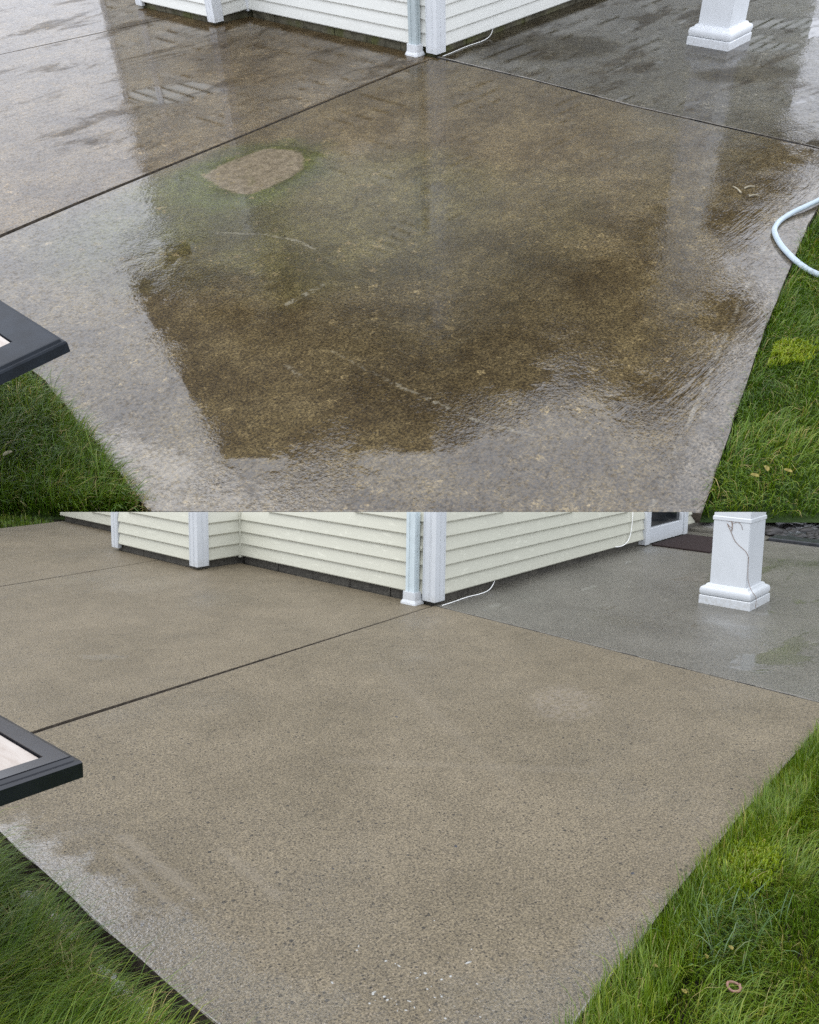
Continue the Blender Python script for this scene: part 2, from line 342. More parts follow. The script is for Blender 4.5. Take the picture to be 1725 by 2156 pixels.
def foundation_mat(name, a, b, g):
    n = N(name)
    c = n.mix(n.ramp(n.noise(7, 5, 0.65), 0.3, 0.7), a, b)
    c = n.mix(n.math('MULTIPLY', n.ramp(n.noise(3.2, 4, 0.6, n.mapping(n.obj(), (1, 1, 1), (0, 0, 0), (2, 5, 1))), 0.45, 0.65), 0.8), c, g)
    c = n.mix(1.0, c, n.mix(n.ramp(n.noise(90, 3), 0.3, 0.7), (0.6, 0.6, 0.6), (1.35, 1.35, 1.35)), 'MULTIPLY')
    return n.set(Base_Color=c, Roughness=0.8, Specular_IOR_Level=0.3, Normal=n.bump(n.noise(60, 4), 0.6, 0.006))
M_found_a = foundation_mat('weathered foundation block', (0.048, 0.044, 0.036), (0.085, 0.078, 0.062), (0.065, 0.06, 0.048))
M_found_b = foundation_mat('mossy foundation block', (0.06, 0.054, 0.034), (0.16, 0.145, 0.10), (0.10, 0.105, 0.03))
M_glass = simple('dark door glass', (0.012, 0.014, 0.016), 0.06, 0.6, 5, 0.1)
M_black = simple('glossy black metal', (0.006, 0.007, 0.010), 0.14, 0.5, 20, 0.2, 0.0, 80, 0.25)
M_slate = simple('charcoal metal table frame', (0.012, 0.016, 0.022), 0.5, 0.18, 14, 0.22, 0.2, 60, 0.0)
def tile_mat():
    n = N('pale stone table inset')
    v = n.mapping(n.obj(), (7, 1, 1), (0, 0, 0.4))
    c = n.mix(n.ramp(n.noise(5, 5, 0.6, v, 0.6), 0.3, 0.7), (0.30, 0.25, 0.21), (0.40, 0.36, 0.32))
    return n.set(Base_Color=c, Roughness=0.3, Specular_IOR_Level=0.5)
M_tile = tile_mat()
M_hose = simple('pale blue hose', (0.36, 0.43, 0.48), 0.38, 0.5, 10, 0.06)
M_cable = simple('white cable sheath', (0.78, 0.78, 0.74), 0.45, 0.4, 20, 0.05)
M_mat = simple('dark brown coir mat', (0.018, 0.011, 0.010), 0.9, 0.2, 200, 0.6, 1.0, 260)
M_mulch = simple('black wet mulch', (0.010, 0.008, 0.007), 0.5, 0.5, 60, 0.5, 0.6, 60)
M_edging = simple('black slate edging', (0.016, 0.018, 0.021), 0.35, 0.5, 12, 0.5, 0.5, 30)
M_soil = simple('dark damp soil under turf', (0.018, 0.016, 0.008), 0.9, 0.2, 25, 0.5, 1.0, 60)
M_vine = simple('dry brown vine', (0.17, 0.11, 0.075), 0.7, 0.2, 60, 0.3)
M_roof = simple('dark brown roof shingle', (0.040, 0.030, 0.022), 0.8, 0.3, 20, 0.4, 0.5, 40)
M_soffit = simple('brown soffit board', (0.085, 0.070, 0.055), 0.7, 0.3, 20, 0.2)
M_foam = simple('white soap foam', (0.32, 0.32, 0.30), 0.35, 0.5, 60, 0.08)
M_leaf = simple('yellow fallen leaf', (0.18, 0.15, 0.035), 0.6, 0.3, 60, 0.3)
M_twig = simple('pale straw twig', (0.27, 0.24, 0.17), 0.7, 0.3, 60, 0.2)
M_pink = simple('pinkish worm skin', (0.20, 0.105, 0.075), 0.4, 0.5, 60, 0.2)
M_stone = simple('blue grey pebble', (0.035, 0.037, 0.042), 0.5, 0.5, 60, 0.3)
M_tar = simple('black joint filler', (0.012, 0.011, 0.010), 0.7, 0.3, 60, 0.4, 0.6, 100)

def grass_mat(name, a, b, c, dry=0.08, drycol=(0.28, 0.24, 0.09), big=1.5):
    n = N(name)
    r = n.island()
    col = n.mix(n.ramp(r, 0.0, 0.75), a, b)
    col = n.mix(n.ramp(r, 0.70, 0.92), col, c)
    col = n.mix(n.ramp(r, 1 - dry - 0.02, 1 - dry), col, drycol)
    big_ = n.ramp(n.noise(big, 3, 0.6), 0.3, 0.7)
    col = n.mix(1.0, col, n.mix(big_, (0.72, 0.80, 0.85), (1.25, 1.15, 0.95)), 'MULTIPLY')
    n.set(Base_Color=col, Roughness=0.42, Specular_IOR_Level=0.45)
    tr = n.nt.nodes.new('ShaderNodeBsdfTranslucent')
    n.put(tr.inputs['Color'], n.mix(1.0, col, (1.2, 1.25, 0.5), 'MULTIPLY'))
    mx = n.nt.nodes.new('ShaderNodeMixShader'); mx.inputs[0].default_value = 0.25
    out = n.nt.nodes['Material Output']
    n.link(n.b.outputs[0], mx.inputs[1]); n.link(tr.outputs[0], mx.inputs[2]); n.link(mx.outputs[0], out.inputs[0])
    return n.m
M_grass_a = grass_mat('deep green lawn grass', (0.060, 0.112, 0.005), (0.120, 0.198, 0.008), (0.195, 0.235, 0.026), 0.03)
M_grass_al = grass_mat('dark combed grass', (0.052, 0.106, 0.006), (0.108, 0.186, 0.010), (0.175, 0.222, 0.026), 0.025)
M_grass_b = grass_mat('bright lawn grass', (0.044, 0.095, 0.004), (0.092, 0.172, 0.006), (0.155, 0.205, 0.018), 0.05, (0.30, 0.25, 0.10), 3)
M_lime = grass_mat('lime yellow moss', (0.13, 0.20, 0.006), (0.20, 0.27, 0.010), (0.26, 0.31, 0.02), 0.02)
M_straw = grass_mat('bleached straw grass', (0.26, 0.21, 0.09), (0.40, 0.34, 0.17), (0.30, 0.16, 0.06), 0.3, (0.11, 0.13, 0.03))
M_pale = grass_mat('soap whitened grass', (0.062, 0.125, 0.035), (0.105, 0.18, 0.07), (0.16, 0.22, 0.11), 0.05)

# ------------------------------------------------------------------ builders
COL = scene.collection
def link(name, data, M=None, parent=None):
    o = bpy.data.objects.new(name, data)
    COL.objects.link(o)
    if parent is not None: o.parent = parent
    elif M is not None: o.matrix_world = M
    return o
def tag(o, label=None, cat=None, group=None, kind=None):
    if label: o['label'] = label
    if cat: o['category'] = cat
    if group: o['group'] = group
    if kind: o['kind'] = kind
    return o
def thing(name, M, base, label, cat, group=None):
    o = bpy.data.objects.new(name, None); COL.objects.link(o)
    o.empty_display_size = 0.1
    o.matrix_world = M @ Matrix.Translation(base)
    o['base'] = tuple(base)
    return tag(o, label, cat, group)

CUT_A = (CA.copy(), Vector(RA[1]))
def finish(bm, mats, smooth=False, cut=None, base=None):
    if cut:
        g = bm.verts[:] + bm.edges[:] + bm.faces[:]
        r = bmesh.ops.bisect_plane(bm, geom=g, dist=1e-6, plane_co=cut[0], plane_no=cut[1], clear_outer=True)
        ed = [e for e in r['geom_cut'] if isinstance(e, bmesh.types.BMEdge)]
        if ed:
            try: bmesh.ops.holes_fill(bm, edges=ed, sides=0)
            except Exception: pass
    if not bm.verts: return None
    if base is not None: bmesh.ops.translate(bm, verts=bm.verts, vec=-Vector(base))
    me = bpy.data.meshes.new('m')
    bm.normal_update(); bm.to_mesh(me); bm.free()
    for m in (mats if isinstance(mats, (list, tuple)) else [mats]): me.materials.append(m)
    if smooth:
        for p in me.polygons: p.use_smooth = True
    return me
def part(name, bm, mats, parent, smooth=False, cut=None):
    """a mesh child given in place-local coordinates; moved into its thing's frame"""
    base = Vector(parent['base']) if 'base' in parent else Vector((0, 0, 0))
    me = finish(bm, mats, smooth, cut, base)
    if me is None: return None
    me.name = name
    o = link(name, me, parent=parent)
    o['base_'] = 0
    del o['base_']
    return o
def sub(name, bm, mats, parentpart, rootbase, smooth=False, cut=None):
    me = finish(bm, mats, smooth, cut, rootbase)
    if me is None: return None
    me.name = name
    return link(name, me, parent=parentpart)
def solo(name, bm, mats, M, label, cat, group=None, kind=None, base=None, smooth=False):
    """a thing that is one mesh"""
    if base is None:
        vs = [v.co for v in bm.verts]
        base = Vector((sum(v.x for v in vs) / len(vs), sum(v.y for v in vs) / len(vs), min(v.z for v in vs)))
    me = finish(bm, mats, smooth, None, base); me.name = name
    return tag(link(name, me, M @ Matrix.Translation(base)), label, cat, group, kind)
def box(bm, x0, x1, y0, y1, z0, z1, bev=0.0):
    r = bmesh.ops.create_cube(bm, size=1)
    for v in r['verts']:
        v.co = Vector(((x0 + x1) / 2 + v.co.x * (x1 - x0), (y0 + y1) / 2 + v.co.y * (y1 - y0), (z0 + z1) / 2 + v.co.z * (z1 - z0)))
    if bev: bmesh.ops.bevel(bm, geom=list({e for v in r['verts'] for e in v.link_edges}), offset=bev, segments=2, affect='EDGES', profile=0.6)
    return bm
def nb(): return bmesh.new()
def tube(bm, pts, r, seg=8, taper=None):
    pts = [Vector(p) for p in pts]; rings = []
    for i, p in enumerate(pts):
        t = (pts[min(i + 1, len(pts) - 1)] - pts[max(i - 1, 0)]).normalized()
        a = t.cross(Vector((0, 0, 1)))
        if a.length < 1e-3: a = t.cross(Vector((1, 0, 0)))
        a.normalize(); b = t.cross(a)
        rr = r * (taper(i / (len(pts) - 1)) if taper else 1)
        rings.append([bm.verts.new(p + (a * math.cos(k * 2 * math.pi / seg) + b * math.sin(k * 2 * math.pi / seg)) * rr) for k in range(seg)])
    for i in range(len(rings) - 1):
        for k in range(seg):
            bm.faces.new((rings[i][k], rings[i][(k + 1) % seg], rings[i + 1][(k + 1) % seg], rings[i + 1][k]))
    bm.faces.new(rings[0][::-1]); bm.faces.new(rings[-1])
    return bm
def spline(pts, n=6):
    pts = [Vector(p) for p in pts]; out = []
    P = [pts[0] * 2 - pts[1]] + pts + [pts[-1] * 2 - pts[-2]]
    for i in range(1, len(P) - 2):
        for k in range(n):
            t = k / n
            out.append(0.5 * ((2 * P[i]) + (P[i + 1] - P[i - 1]) * t + (2 * P[i - 1] - 5 * P[i] + 4 * P[i + 1] - P[i + 2]) * t * t
                              + (3 * P[i] - P[i - 1] - 3 * P[i + 1] + P[i + 2]) * t ** 3))
    out.append(pts[-1]); return out
def clip_poly(poly, p, q):
    """keep the side to the left of the line p->q"""
    def side(a): return (q[0] - p[0]) * (a[1] - p[1]) - (q[1] - p[1]) * (a[0] - p[0])
    out = []
    for i in range(len(poly)):
        a, b = poly[i], poly[(i + 1) % len(poly)]
        sa, sb = side(a), side(b)
        if sa >= 0: out.append(a)
        if (sa > 0 > sb) or (sa < 0 < sb):
            t = sa / (sa - sb); out.append((a[0] + t * (b[0] - a[0]), a[1] + t * (b[1] - a[1])))
    return out
def wobble(p, q, amp, step=0.12):
    p, q = Vector((*p, 0)), Vector((*q, 0)); L = (q - p).length; n = max(1, int(L / step)); nn = Vector((-(q - p).y, (q - p).x, 0)).normalized()
    return [tuple((p + (q - p) * (i / n) + nn * (random.uniform(-amp, amp) if i else 0))[:2]) for i in range(n)]
def slab(name, poly, M, mats, ztop=0.0, thick=0.11, bev=0.007, margin=0.0, label=None):
    """a cast slab with rounded arris; mats = (field, side, margin)"""
    bm = nb()
    vs = [bm.verts.new((x, y, ztop)) for x, y in poly]
    f = bm.faces.new(vs)
    if f.calc_area() and f.normal.z < 0: f.normal_flip()
    bm.normal_update()
    if f.normal.z < 0: bmesh.ops.reverse_faces(bm, faces=[f])
    if margin:
        r = bmesh.ops.inset_region(bm, faces=[f], thickness=margin, depth=0.0)
        for g in r['faces']: g.material_index = 2
        r2 = bmesh.ops.inset_region(bm, faces=[f], thickness=0.006, depth=0.0015)
    top_edges = [e for e in bm.edges if e.is_boundary]
    ret = bmesh.ops.extrude_edge_only(bm, edges=top_edges)
    nv = [g for g in ret['geom'] if isinstance(g, bmesh.types.BMVert)]
    for v in nv: v.co.z = ztop - thick
    for g in ret['geom']:
        if isinstance(g, bmesh.types.BMFace): g.material_index = 1
    bmesh.ops.bevel(bm, geom=top_edges, offset=bev, segments=3, affect='EDGES', profile=0.5, material=2 if margin else 0)
    bmesh.ops.recalc_face_normals(bm, faces=bm.faces)
    me = finish(bm, list(mats)); me.name = name
    o = link(name, me, M)
    return tag(o, label, None, None, 'structure')

# ---------- house: siding planks, corner boards, foundation blocks, downspout
def plank_run(par, mat, p, q, out, z0, ztop, c=0.1016, cut=None, nmax=60):
    """courses of siding from p to q (2-D), facing `out`"""
    p, q, out = Vector((*p, 0)), Vector((*q, 0)), Vector((*out, 0))
    i = 0
    while z0 + i * c < ztop and i < nmax:
        za, zb = z0 + i * c, min(z0 + (i + 1) * c, ztop)
        bm = nb()
        prof = [(-0.012, za), (0.020, za - 0.0), (0.0235, za + 0.007), (0.0035, zb + 0.001), (-0.012, zb + 0.001)]
        ra = [bm.verts.new(p + out * d + Vector((0, 0, z))) for d, z in prof]
        rb = [bm.verts.new(q + out * d + Vector((0, 0, z))) for d, z in prof]
        for k in range(5): bm.faces.new((ra[k], ra[(k + 1) % 5], rb[(k + 1) % 5], rb[k]))
        bm.faces.new(ra[::-1]); bm.faces.new(rb)
        bmesh.ops.recalc_face_normals(bm, faces=bm.faces)
        part('siding_plank', bm, mat, par, cut=cut)
        i += 1
def block_run(par, mat, p, q, out, z1, step=0.41, z0=-0.1, cut=None, inset=0.03):
    p, q, out = Vector((*p, 0)), Vector((*q, 0)), Vector((*out, 0)); L = (q - p).length; d = (q - p).normalized()
    s = 0.0
    while s < L - 0.01:
        e = min(L, s + step)
        bm = nb(); ip = inset + random.uniform(-0.003, 0.003)
        a, b = p + d * (s + 0.003) - out * ip, p + d * (e - 0.003) - out * ip
        pts = [a, b, b - out * 0.12, a - out * 0.12]
        lo = [bm.verts.new(v + Vector((0, 0, z0))) for v in pts]; hi = [bm.verts.new(v + Vector((0, 0, z1))) for v in pts]
        for k in range(4): bm.faces.new((lo[k], lo[(k + 1) % 4], hi[(k + 1) % 4], hi[k]))
        bm.faces.new(lo[::-1]); bm.faces.new(hi)
        bmesh.ops.recalc_face_normals(bm, faces=bm.faces)
        bmesh.ops.bevel(bm, geom=bm.edges[:], offset=0.003, segments=1, affect='EDGES')
        part('foundation_block', bm, mat, par, cut=cut)
        s = e
def corner_board(par, x, y, sx, sy, z0, z1, w=0.085, t=0.028, cut=None):
    mat = M_white_near if cut else M_white
    """outside corner at (x,y); legs run along +sx and +sy"""
    bm = nb()
    xs = sorted((x - sx * t, x + sx * w)); ys = sorted((y - sy * t, y + sy * 0.012))
    box(bm, xs[0], xs[1], ys[0], ys[1], z0, z1, 0.003)
    xs = sorted((x - sx * t, x + sx * 0.012)); ys = sorted((y + sy * 0.0122, y + sy * w))
    box(bm, xs[0], xs[1], ys[0], ys[1], z0 + 0.0005, z1, 0.003)
    # fine moulded lines on both faces
    for off in (0.022, w - 0.016):
        xs = sorted((x + sx * off, x + sx * (off + 0.004)))
        box(bm, xs[0], xs[1], *sorted((y - sy * t, y - sy * (t + 0.0025))), z0 + 0.002, z1)
        ys = sorted((y + sy * off, y + sy * (off + 0.004)))
        box(bm, *sorted((x - sx * t, x - sx * (t + 0.0025))), ys[0], ys[1], z0 + 0.002, z1)
    return part('corner_board', bm, mat, par, cut=cut)
def downspout(par, x, y, ztop, cut=None, w=0.078, d=0.055):
    """rectangular pipe against a wall facing -x; (x,y) is its centre"""
    bm = nb()
    hx, hy = d / 2, w / 2
    sec = []
    for (a, b) in ((-1, -1), (-1, -0.35), (-0.8, -0.3), (-0.8, 0.3), (-1, 0.35), (-1, 1), (-0.3, 1), (-0.25, 0.86), (0.25, 0.86), (0.3, 1), (1, 1), (1, -1), (0.3, -1), (0.25, -0.86), (-0.25, -0.86), (-0.3, -1)):
        sec.append((x + a * hx, y + b * hy))
    lo = [bm.verts.new((a, b, 0.075)) for a, b in sec]; hi = [bm.verts.new((a, b, ztop)) for a, b in sec]
    n = len(sec)
    for k in range(n): bm.faces.new((lo[k], lo[(k + 1) % n], hi[(k + 1) % n], hi[k]))
    bm.faces.new(hi); bm.faces.new(lo[::-1])
    bmesh.ops.recalc_face_normals(bm, faces=bm.faces)
    o = part('downspout', bm, M_pipe, par, cut=cut)
    bm = nb()
    rings = []
    for z, g in ((0.085, 0.010), (0.085, 0.016), (0.03, 0.017), (0.012, 0.028), (0.0, 0.030)):
        rings.append([bm.verts.new((x + a * (hx + g), y + b * (hy + g), z)) for a, b in
                      ((-1, -0.8), (-0.8, -1), (0.8, -1), (1, -0.8), (1, 0.8), (0.8, 1), (-0.8, 1), (-1, 0.8))])
    for i in range(4):
        for k in range(8): bm.faces.new((rings[i][k], rings[i][(k + 1) % 8], rings[i + 1][(k + 1) % 8], rings[i + 1][k]))
    bm.faces.new(rings[0]); bm.faces.new(rings[-1][::-1])
    bmesh.ops.recalc_face_normals(bm, faces=bm.faces)
    sub('pipe_boot', bm, M_white_near if cut else M_white, o, Vector(par['base']))
    return o

# ---------- porch post with moulded base
def square_loft(bm, cx, cy, rings, cap=True):
    rs = []
    for z, hx, hy in rings:
        rs.append([bm.verts.new((cx + a * hx, cy + b * hy, z)) for a, b in ((-1, -1), (1, -1), (1, 1), (-1, 1))])
    for i in range(len(rs) - 1):
        for k in range(4): bm.faces.new((rs[i][k], rs[i][(k + 1) % 4], rs[i + 1][(k + 1) % 4], rs[i + 1][k]))
    bm.faces.new(rs[0][::-1]); bm.faces.new(rs[-1])
    bmesh.ops.recalc_face_normals(bm, faces=bm.faces)
def porch_post(M, cx, cy, hx, hy, ztop, label, cut=None, s=1.0, ring=None):
    mw = M_white_near if cut else M_white
    r = thing('porch_post', M, (cx, cy, 0), label, 'post', 'white porch posts')
    bm = nb(); square_loft(bm, cx, cy, [(0, hx, hy), (0.058 * s, hx, hy), (0.062 * s, hx - .004, hy - .004)]); part('plinth', bm, mw, r, cut=cut)
    bm = nb()
    rg = []
    for k in range(9):
        a = -math.pi / 2 + math.pi * k / 8
        rg.append((0.094 * s + 0.030 * s * math.sin(a), hx - 0.014 + 0.013 * math.cos(a), hy - 0.014 + 0.013 * math.cos(a)))
    rg += [(0.128 * s, hx - 0.022, hy - 0.022), (0.131 * s, hx - 0.030, hy - 0.030), (0.143 * s, hx - 0.036, hy - 0.036), (0.147 * s, hx - 0.044, hy - 0.044)]
    square_loft(bm, cx, cy, [(0.0625 * s, hx - 0.02, hy - 0.02)] + rg)
    part('base_moulding', bm, mw, r, cut=cut)
    bm = nb(); sx, sy = hx - 0.052, hy - 0.052
    square_loft(bm, cx, cy, [(0.1475 * s, sx, sy), (ztop, sx, sy)])
    bmesh.ops.bevel(bm, geom=[e for e in bm.edges if abs(e.verts[0].co.z - e.verts[1].co.z) > 0.1], offset=0.004, segments=2, affect='EDGES')
    part('shaft', bm, mw, r, cut=cut)
    if ring:
        bm = nb(); square_loft(bm, cx, cy, [(ring, sx + 0.001, sy + 0.001), (ring + 0.004, sx + 0.005, sy + 0.005), (ring + 0.026, sx + 0.005, sy + 0.005), (ring + 0.032, sx + 0.001, sy + 0.001)])
        part('trim_band', bm, mw, r, cut=cut)
    return r

# ---------- grass
def grass(name, M, n, sampler, mat, length, width, lean_dir, lean, label, cat='grass', curl=0.5, z=-0.05, clump=0.6, jitter=0.9):
    P = sampler(n); n = len(P)
    L = length * np.exp(rng.normal(0, 0.28, n)); W = width * rng.uniform(0.7, 1.35, n)
    cl = np.sin(P[:, 0] * 9.1 + np.sin(P[:, 1] * 7.3) * 2.0) * 1.1 + np.sin(P[:, 1] * 11.7 + P[:, 0] * 5.1) * 0.9 + np.sin((P[:, 0] - P[:, 1]) * 23) * 0.5
    ang = math.atan2(lean_dir[1], lean_dir[0]) + cl * clump + rng.normal(0, jitter, n)
    tilt = np.clip(lean + rng.normal(0, 0.25, n), 0.05, 1.35)
    d = np.stack([np.cos(ang), np.sin(ang), np.zeros(n)], 1)
    side = np.stack([-np.sin(ang), np.cos(ang), np.zeros(n)], 1)
    roll = rng.uniform(-0.9, 0.9, n)
    side = side * np.cos(roll)[:, None] + np.array([0, 0, 1.0]) * np.sin(roll)[:, None] * 0.4
    up = np.array([0, 0, 1.0])
    base = np.concatenate([P, np.full((n, 1), z)], 1)
    t1 = tilt * 0.55; t2 = np.clip(tilt + curl * rng.uniform(0.4, 1.4, n), 0, 1.75)
    p1 = base + (d * np.sin(t1)[:, None] + up * np.cos(t1)[:, None]) * (L * 0.5)[:, None]
    p2 = p1 + (d * np.sin(tilt)[:, None] + up * np.cos(tilt)[:, None]) * (L * 0.28)[:, None]
    p3 = p2 + (d * np.sin(t2)[:, None] + up * np.cos(t2)[:, None]) * (L * 0.28)[:, None]
    w = (side * W[:, None]) * 0.5
    V = np.stack([base - w, base + w, p1 - w * 0.9, p1 + w * 0.9, p2 - w * 0.65, p2 + w * 0.65, p3], 1).reshape(-1, 3)
    b = (np.arange(n) * 7)[:, None]
    F4 = np.concatenate([b + np.array([0, 1, 3, 2]), b + np.array([2, 3, 5, 4])], 0)
    F3 = b + np.array([4, 5, 6])
    me = bpy.data.meshes.new(name)
    me.vertices.add(len(V)); me.vertices.foreach_set('co', V.astype(np.float32).ravel())
    loops = np.concatenate([F4.ravel(), F3.ravel()])
    me.loops.add(len(loops)); me.loops.foreach_set('vertex_index', loops.astype(np.int32))
    npoly = len(F4) + len(F3)
    starts = np.concatenate([np.arange(len(F4)) * 4, len(F4) * 4 + np.arange(len(F3)) * 3])
    me.polygons.add(npoly); me.polygons.foreach_set('loop_start', starts.astype(np.int32))
    me.polygons.foreach_set('use_smooth', np.ones(npoly, bool))
    me.update(calc_edges=True); me.materials.append(mat)
    return tag(link(name, me, M), label, cat, None, 'stuff')
def in_poly(P, poly):
    x, y = P[:, 0], P[:, 1]; c = np.zeros(len(P), bool); j = len(poly) - 1
    for i in range(len(poly)):
        xi, yi = poly[i]; xj, yj = poly[j]
        m = ((yi > y) != (yj > y)) & (x < (xj - xi) * (y - yi) / (yj - yi + 1e-12) + xi)
        c ^= m; j = i
    return c
def poly_sampler(poly, keep=None):
    a = np.array(poly); lo, hi = a.min(0), a.max(0)
    def f(n):
        out = []; tot = 0; k = 0
        while tot < n and k < 40:
            P = rng.uniform(lo, hi, (n, 2)); P = P[in_poly(P, poly)]
            if keep is not None: P = P[keep(P)]
            out.append(P); tot += len(P); k += 1
        return np.concatenate(out)[:n]
    return f
def disc_sampler(cx, cy, rx, ry, rot=0.0):
    def f(n):
        P = np.clip(rng.normal(0, 0.5, (n, 2)), -1.2, 1.2) * np.array([rx, ry])
        c, s = math.cos(rot), math.sin(rot)
        return P @ np.array([[c, s], [-s, c]]) + np.array([cx, cy])
    return f
def bits(name, M, n, sampler, mat, size, z, label, cat, flat=0.5, kind='stuff'):
    """many small irregular lumps as one mesh"""
    bm = nb(); P = sampler(n)
    for x, y in P:
        s = size * math.exp(random.gauss(0, 0.45))
        r = bmesh.ops.create_icosphere(bm, subdivisions=1, radius=s)
        a = random.uniform(0, 6.3); st = random.uniform(0.7, 1.7)
        for v in r['verts']:
            q = v.co.copy(); q.x *= st; q.z *= flat; q *= random.uniform(0.75, 1.2)
            v.co = Vector((x + q.x * math.cos(a) - q.y * math.sin(a), y + q.x * math.sin(a) + q.y * math.cos(a), z + q.z))
    return solo(name, bm, mat, M, label, cat, None, kind, Vector((0, 0, 0)), True)
def fallen_leaf(M, x, y, z, size, label, group, mat=None):
    bm = nb(); a = random.uniform(0, 6.3); n = 8; top = []; bot = []
    for k in range(n):
        t = k / n * 2 * math.pi
        u, v = math.cos(t) * size, math.sin(t) * size * 0.55 * (1 - 0.25 * math.cos(t))
        zz = z + 0.012 * size / 0.02 * (abs(v) / size) ** 1.3 + random.uniform(0, 0.003)
        X, Y = x + u * math.cos(a) - v * math.sin(a), y + u * math.sin(a) + v * math.cos(a)
        top.append(bm.verts.new((X, Y, zz + 0.0012))); bot.append(bm.verts.new((X, Y, zz)))
    for k in range(n): bm.faces.new((bot[k], bot[(k + 1) % n], top[(k + 1) % n], top[k]))
    ct = bm.verts.new((x, y, z + 0.0013)); cb_ = bm.verts.new((x, y, z))
    for k in range(n): bm.faces.new((top[k], top[(k + 1) % n], ct)); bm.faces.new((bot[(k + 1) % n], bot[k], cb_))
    return solo('fallen_leaf', bm, mat or M_leaf, M, label, 'leaf', group)

# ================================================================== NEAR PLACE: the washed, clean patio (lower)
SEAM_A = [(-0.12, 6.37), (7.2, -0.54)]
def clipA(poly): return clip_poly(poly, (7.2 + 3.66 + 0.3, -0.54 - 3.455 + 0.3), (-0.12 - 3.66 + 0.3, 6.37 + 3.455 + 0.3))

bm = nb(); pl = clipA([(-9, -8), (11, -8), (11, 11), (-9, 11)])
bm.faces.new([bm.verts.new((x, y, -0.07)) for x, y in pl]); r = bmesh.ops.extrude_face_region(bm, geom=bm.faces[:])
for v in [g for g in r['geom'] if isinstance(g, bmesh.types.BMVert)]: v.co.z = -0.35
bmesh.ops.recalc_face_normals(bm, faces=bm.faces)
tag(link('ground', finish(bm, M_soil), MA), None, None, None, 'structure')

G = 0.008                                      # half a joint
edgeL = lambda y: -3.335 - 0.045 * (-y) if y < 0 else -3.335
main_a = [(-G, -G), (-0.17 - G, -2.62)] + wobble((-0.18, -2.62), (-2.0, -2.675), 0.004) + wobble((-2.0, -2.675), (-3.43, -2.76), 0.004) \
    + wobble((-3.43, -2.76), (-3.39, -1.52), 0.004) + wobble((-3.39, -1.52), (-3.31, -0.17), 0.004) + [(-3.31, -0.16 - G)]
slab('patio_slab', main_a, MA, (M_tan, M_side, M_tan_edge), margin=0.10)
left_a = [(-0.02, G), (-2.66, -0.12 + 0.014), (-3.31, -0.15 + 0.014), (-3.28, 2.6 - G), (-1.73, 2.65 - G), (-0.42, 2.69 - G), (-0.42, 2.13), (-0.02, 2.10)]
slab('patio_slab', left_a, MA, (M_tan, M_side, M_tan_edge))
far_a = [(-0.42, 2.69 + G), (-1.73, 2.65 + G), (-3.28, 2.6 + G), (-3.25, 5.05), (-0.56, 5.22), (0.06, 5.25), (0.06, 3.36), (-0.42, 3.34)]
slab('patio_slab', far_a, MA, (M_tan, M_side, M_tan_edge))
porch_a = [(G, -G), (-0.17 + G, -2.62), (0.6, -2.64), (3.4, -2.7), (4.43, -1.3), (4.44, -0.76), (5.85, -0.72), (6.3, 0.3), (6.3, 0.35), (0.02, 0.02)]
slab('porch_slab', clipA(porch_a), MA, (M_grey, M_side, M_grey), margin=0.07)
# dark filler visible in the joint beside the porch
bm = nb()
for i in range(26):
    t = i / 26; x, y = -0.17 * t, -0.06 - 2.5 * t
    if random.random() < 0.8: box(bm, x - 0.006 - random.uniform(0, 0.004), x + 0.006 + random.uniform(0, 0.005), y - 0.05, y + 0.045, -0.05, -0.002 + random.uniform(-0.004, 0.002))
solo('joint_filler', bm, M_tar, MA, 'crumbly black filler in the joint between the clean tan and the grey slab', 'joint filler', None, 'stuff')
bm = nb()
box(bm, -3.3, -0.02, -0.09, 0.0, -0.09, -0.03); bm2 = None
for v in bm.verts: v.co.y += 0.047 * v.co.x + 0.045
solo('joint_bed', bm, M_tar, MA, 'dark bed of the control joint crossing the clean tan patio', 'joint', None, 'structure')

ZA = 0.0664
hA = thing('house', MA, (0, 0, 0), 'cream vinyl sided house corner beside the clean dry tan patio, with a dark glass door', 'house')
CU = CUT_A
LA1, BX, BY0, BY1, FX, FY = 2.10, -0.43, 2.11, 3.35, 0.05, 5.25
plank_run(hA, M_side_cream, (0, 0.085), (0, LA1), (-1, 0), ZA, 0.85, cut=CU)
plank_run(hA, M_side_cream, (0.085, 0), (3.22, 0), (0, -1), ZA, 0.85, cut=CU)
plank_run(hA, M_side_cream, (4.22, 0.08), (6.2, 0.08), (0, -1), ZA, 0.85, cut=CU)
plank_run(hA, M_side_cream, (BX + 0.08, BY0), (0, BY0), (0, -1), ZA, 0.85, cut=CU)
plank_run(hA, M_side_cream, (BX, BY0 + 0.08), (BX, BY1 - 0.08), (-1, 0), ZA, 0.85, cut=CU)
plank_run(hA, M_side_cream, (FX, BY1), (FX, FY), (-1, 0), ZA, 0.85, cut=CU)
for a in (((0, 0.02), (0, LA1), (-1, 0)), ((0.02, 0), (6.2, 0), (0, -1)), ((BX + .02, BY0), (0.1, BY0), (0, -1)), ((BX, BY0 + .02), (BX, BY1), (-1, 0)), ((FX, BY1), (FX, FY), (-1, 0))):
    block_run(hA, M_found_a, *a, ZA + 0.002, cut=CU)
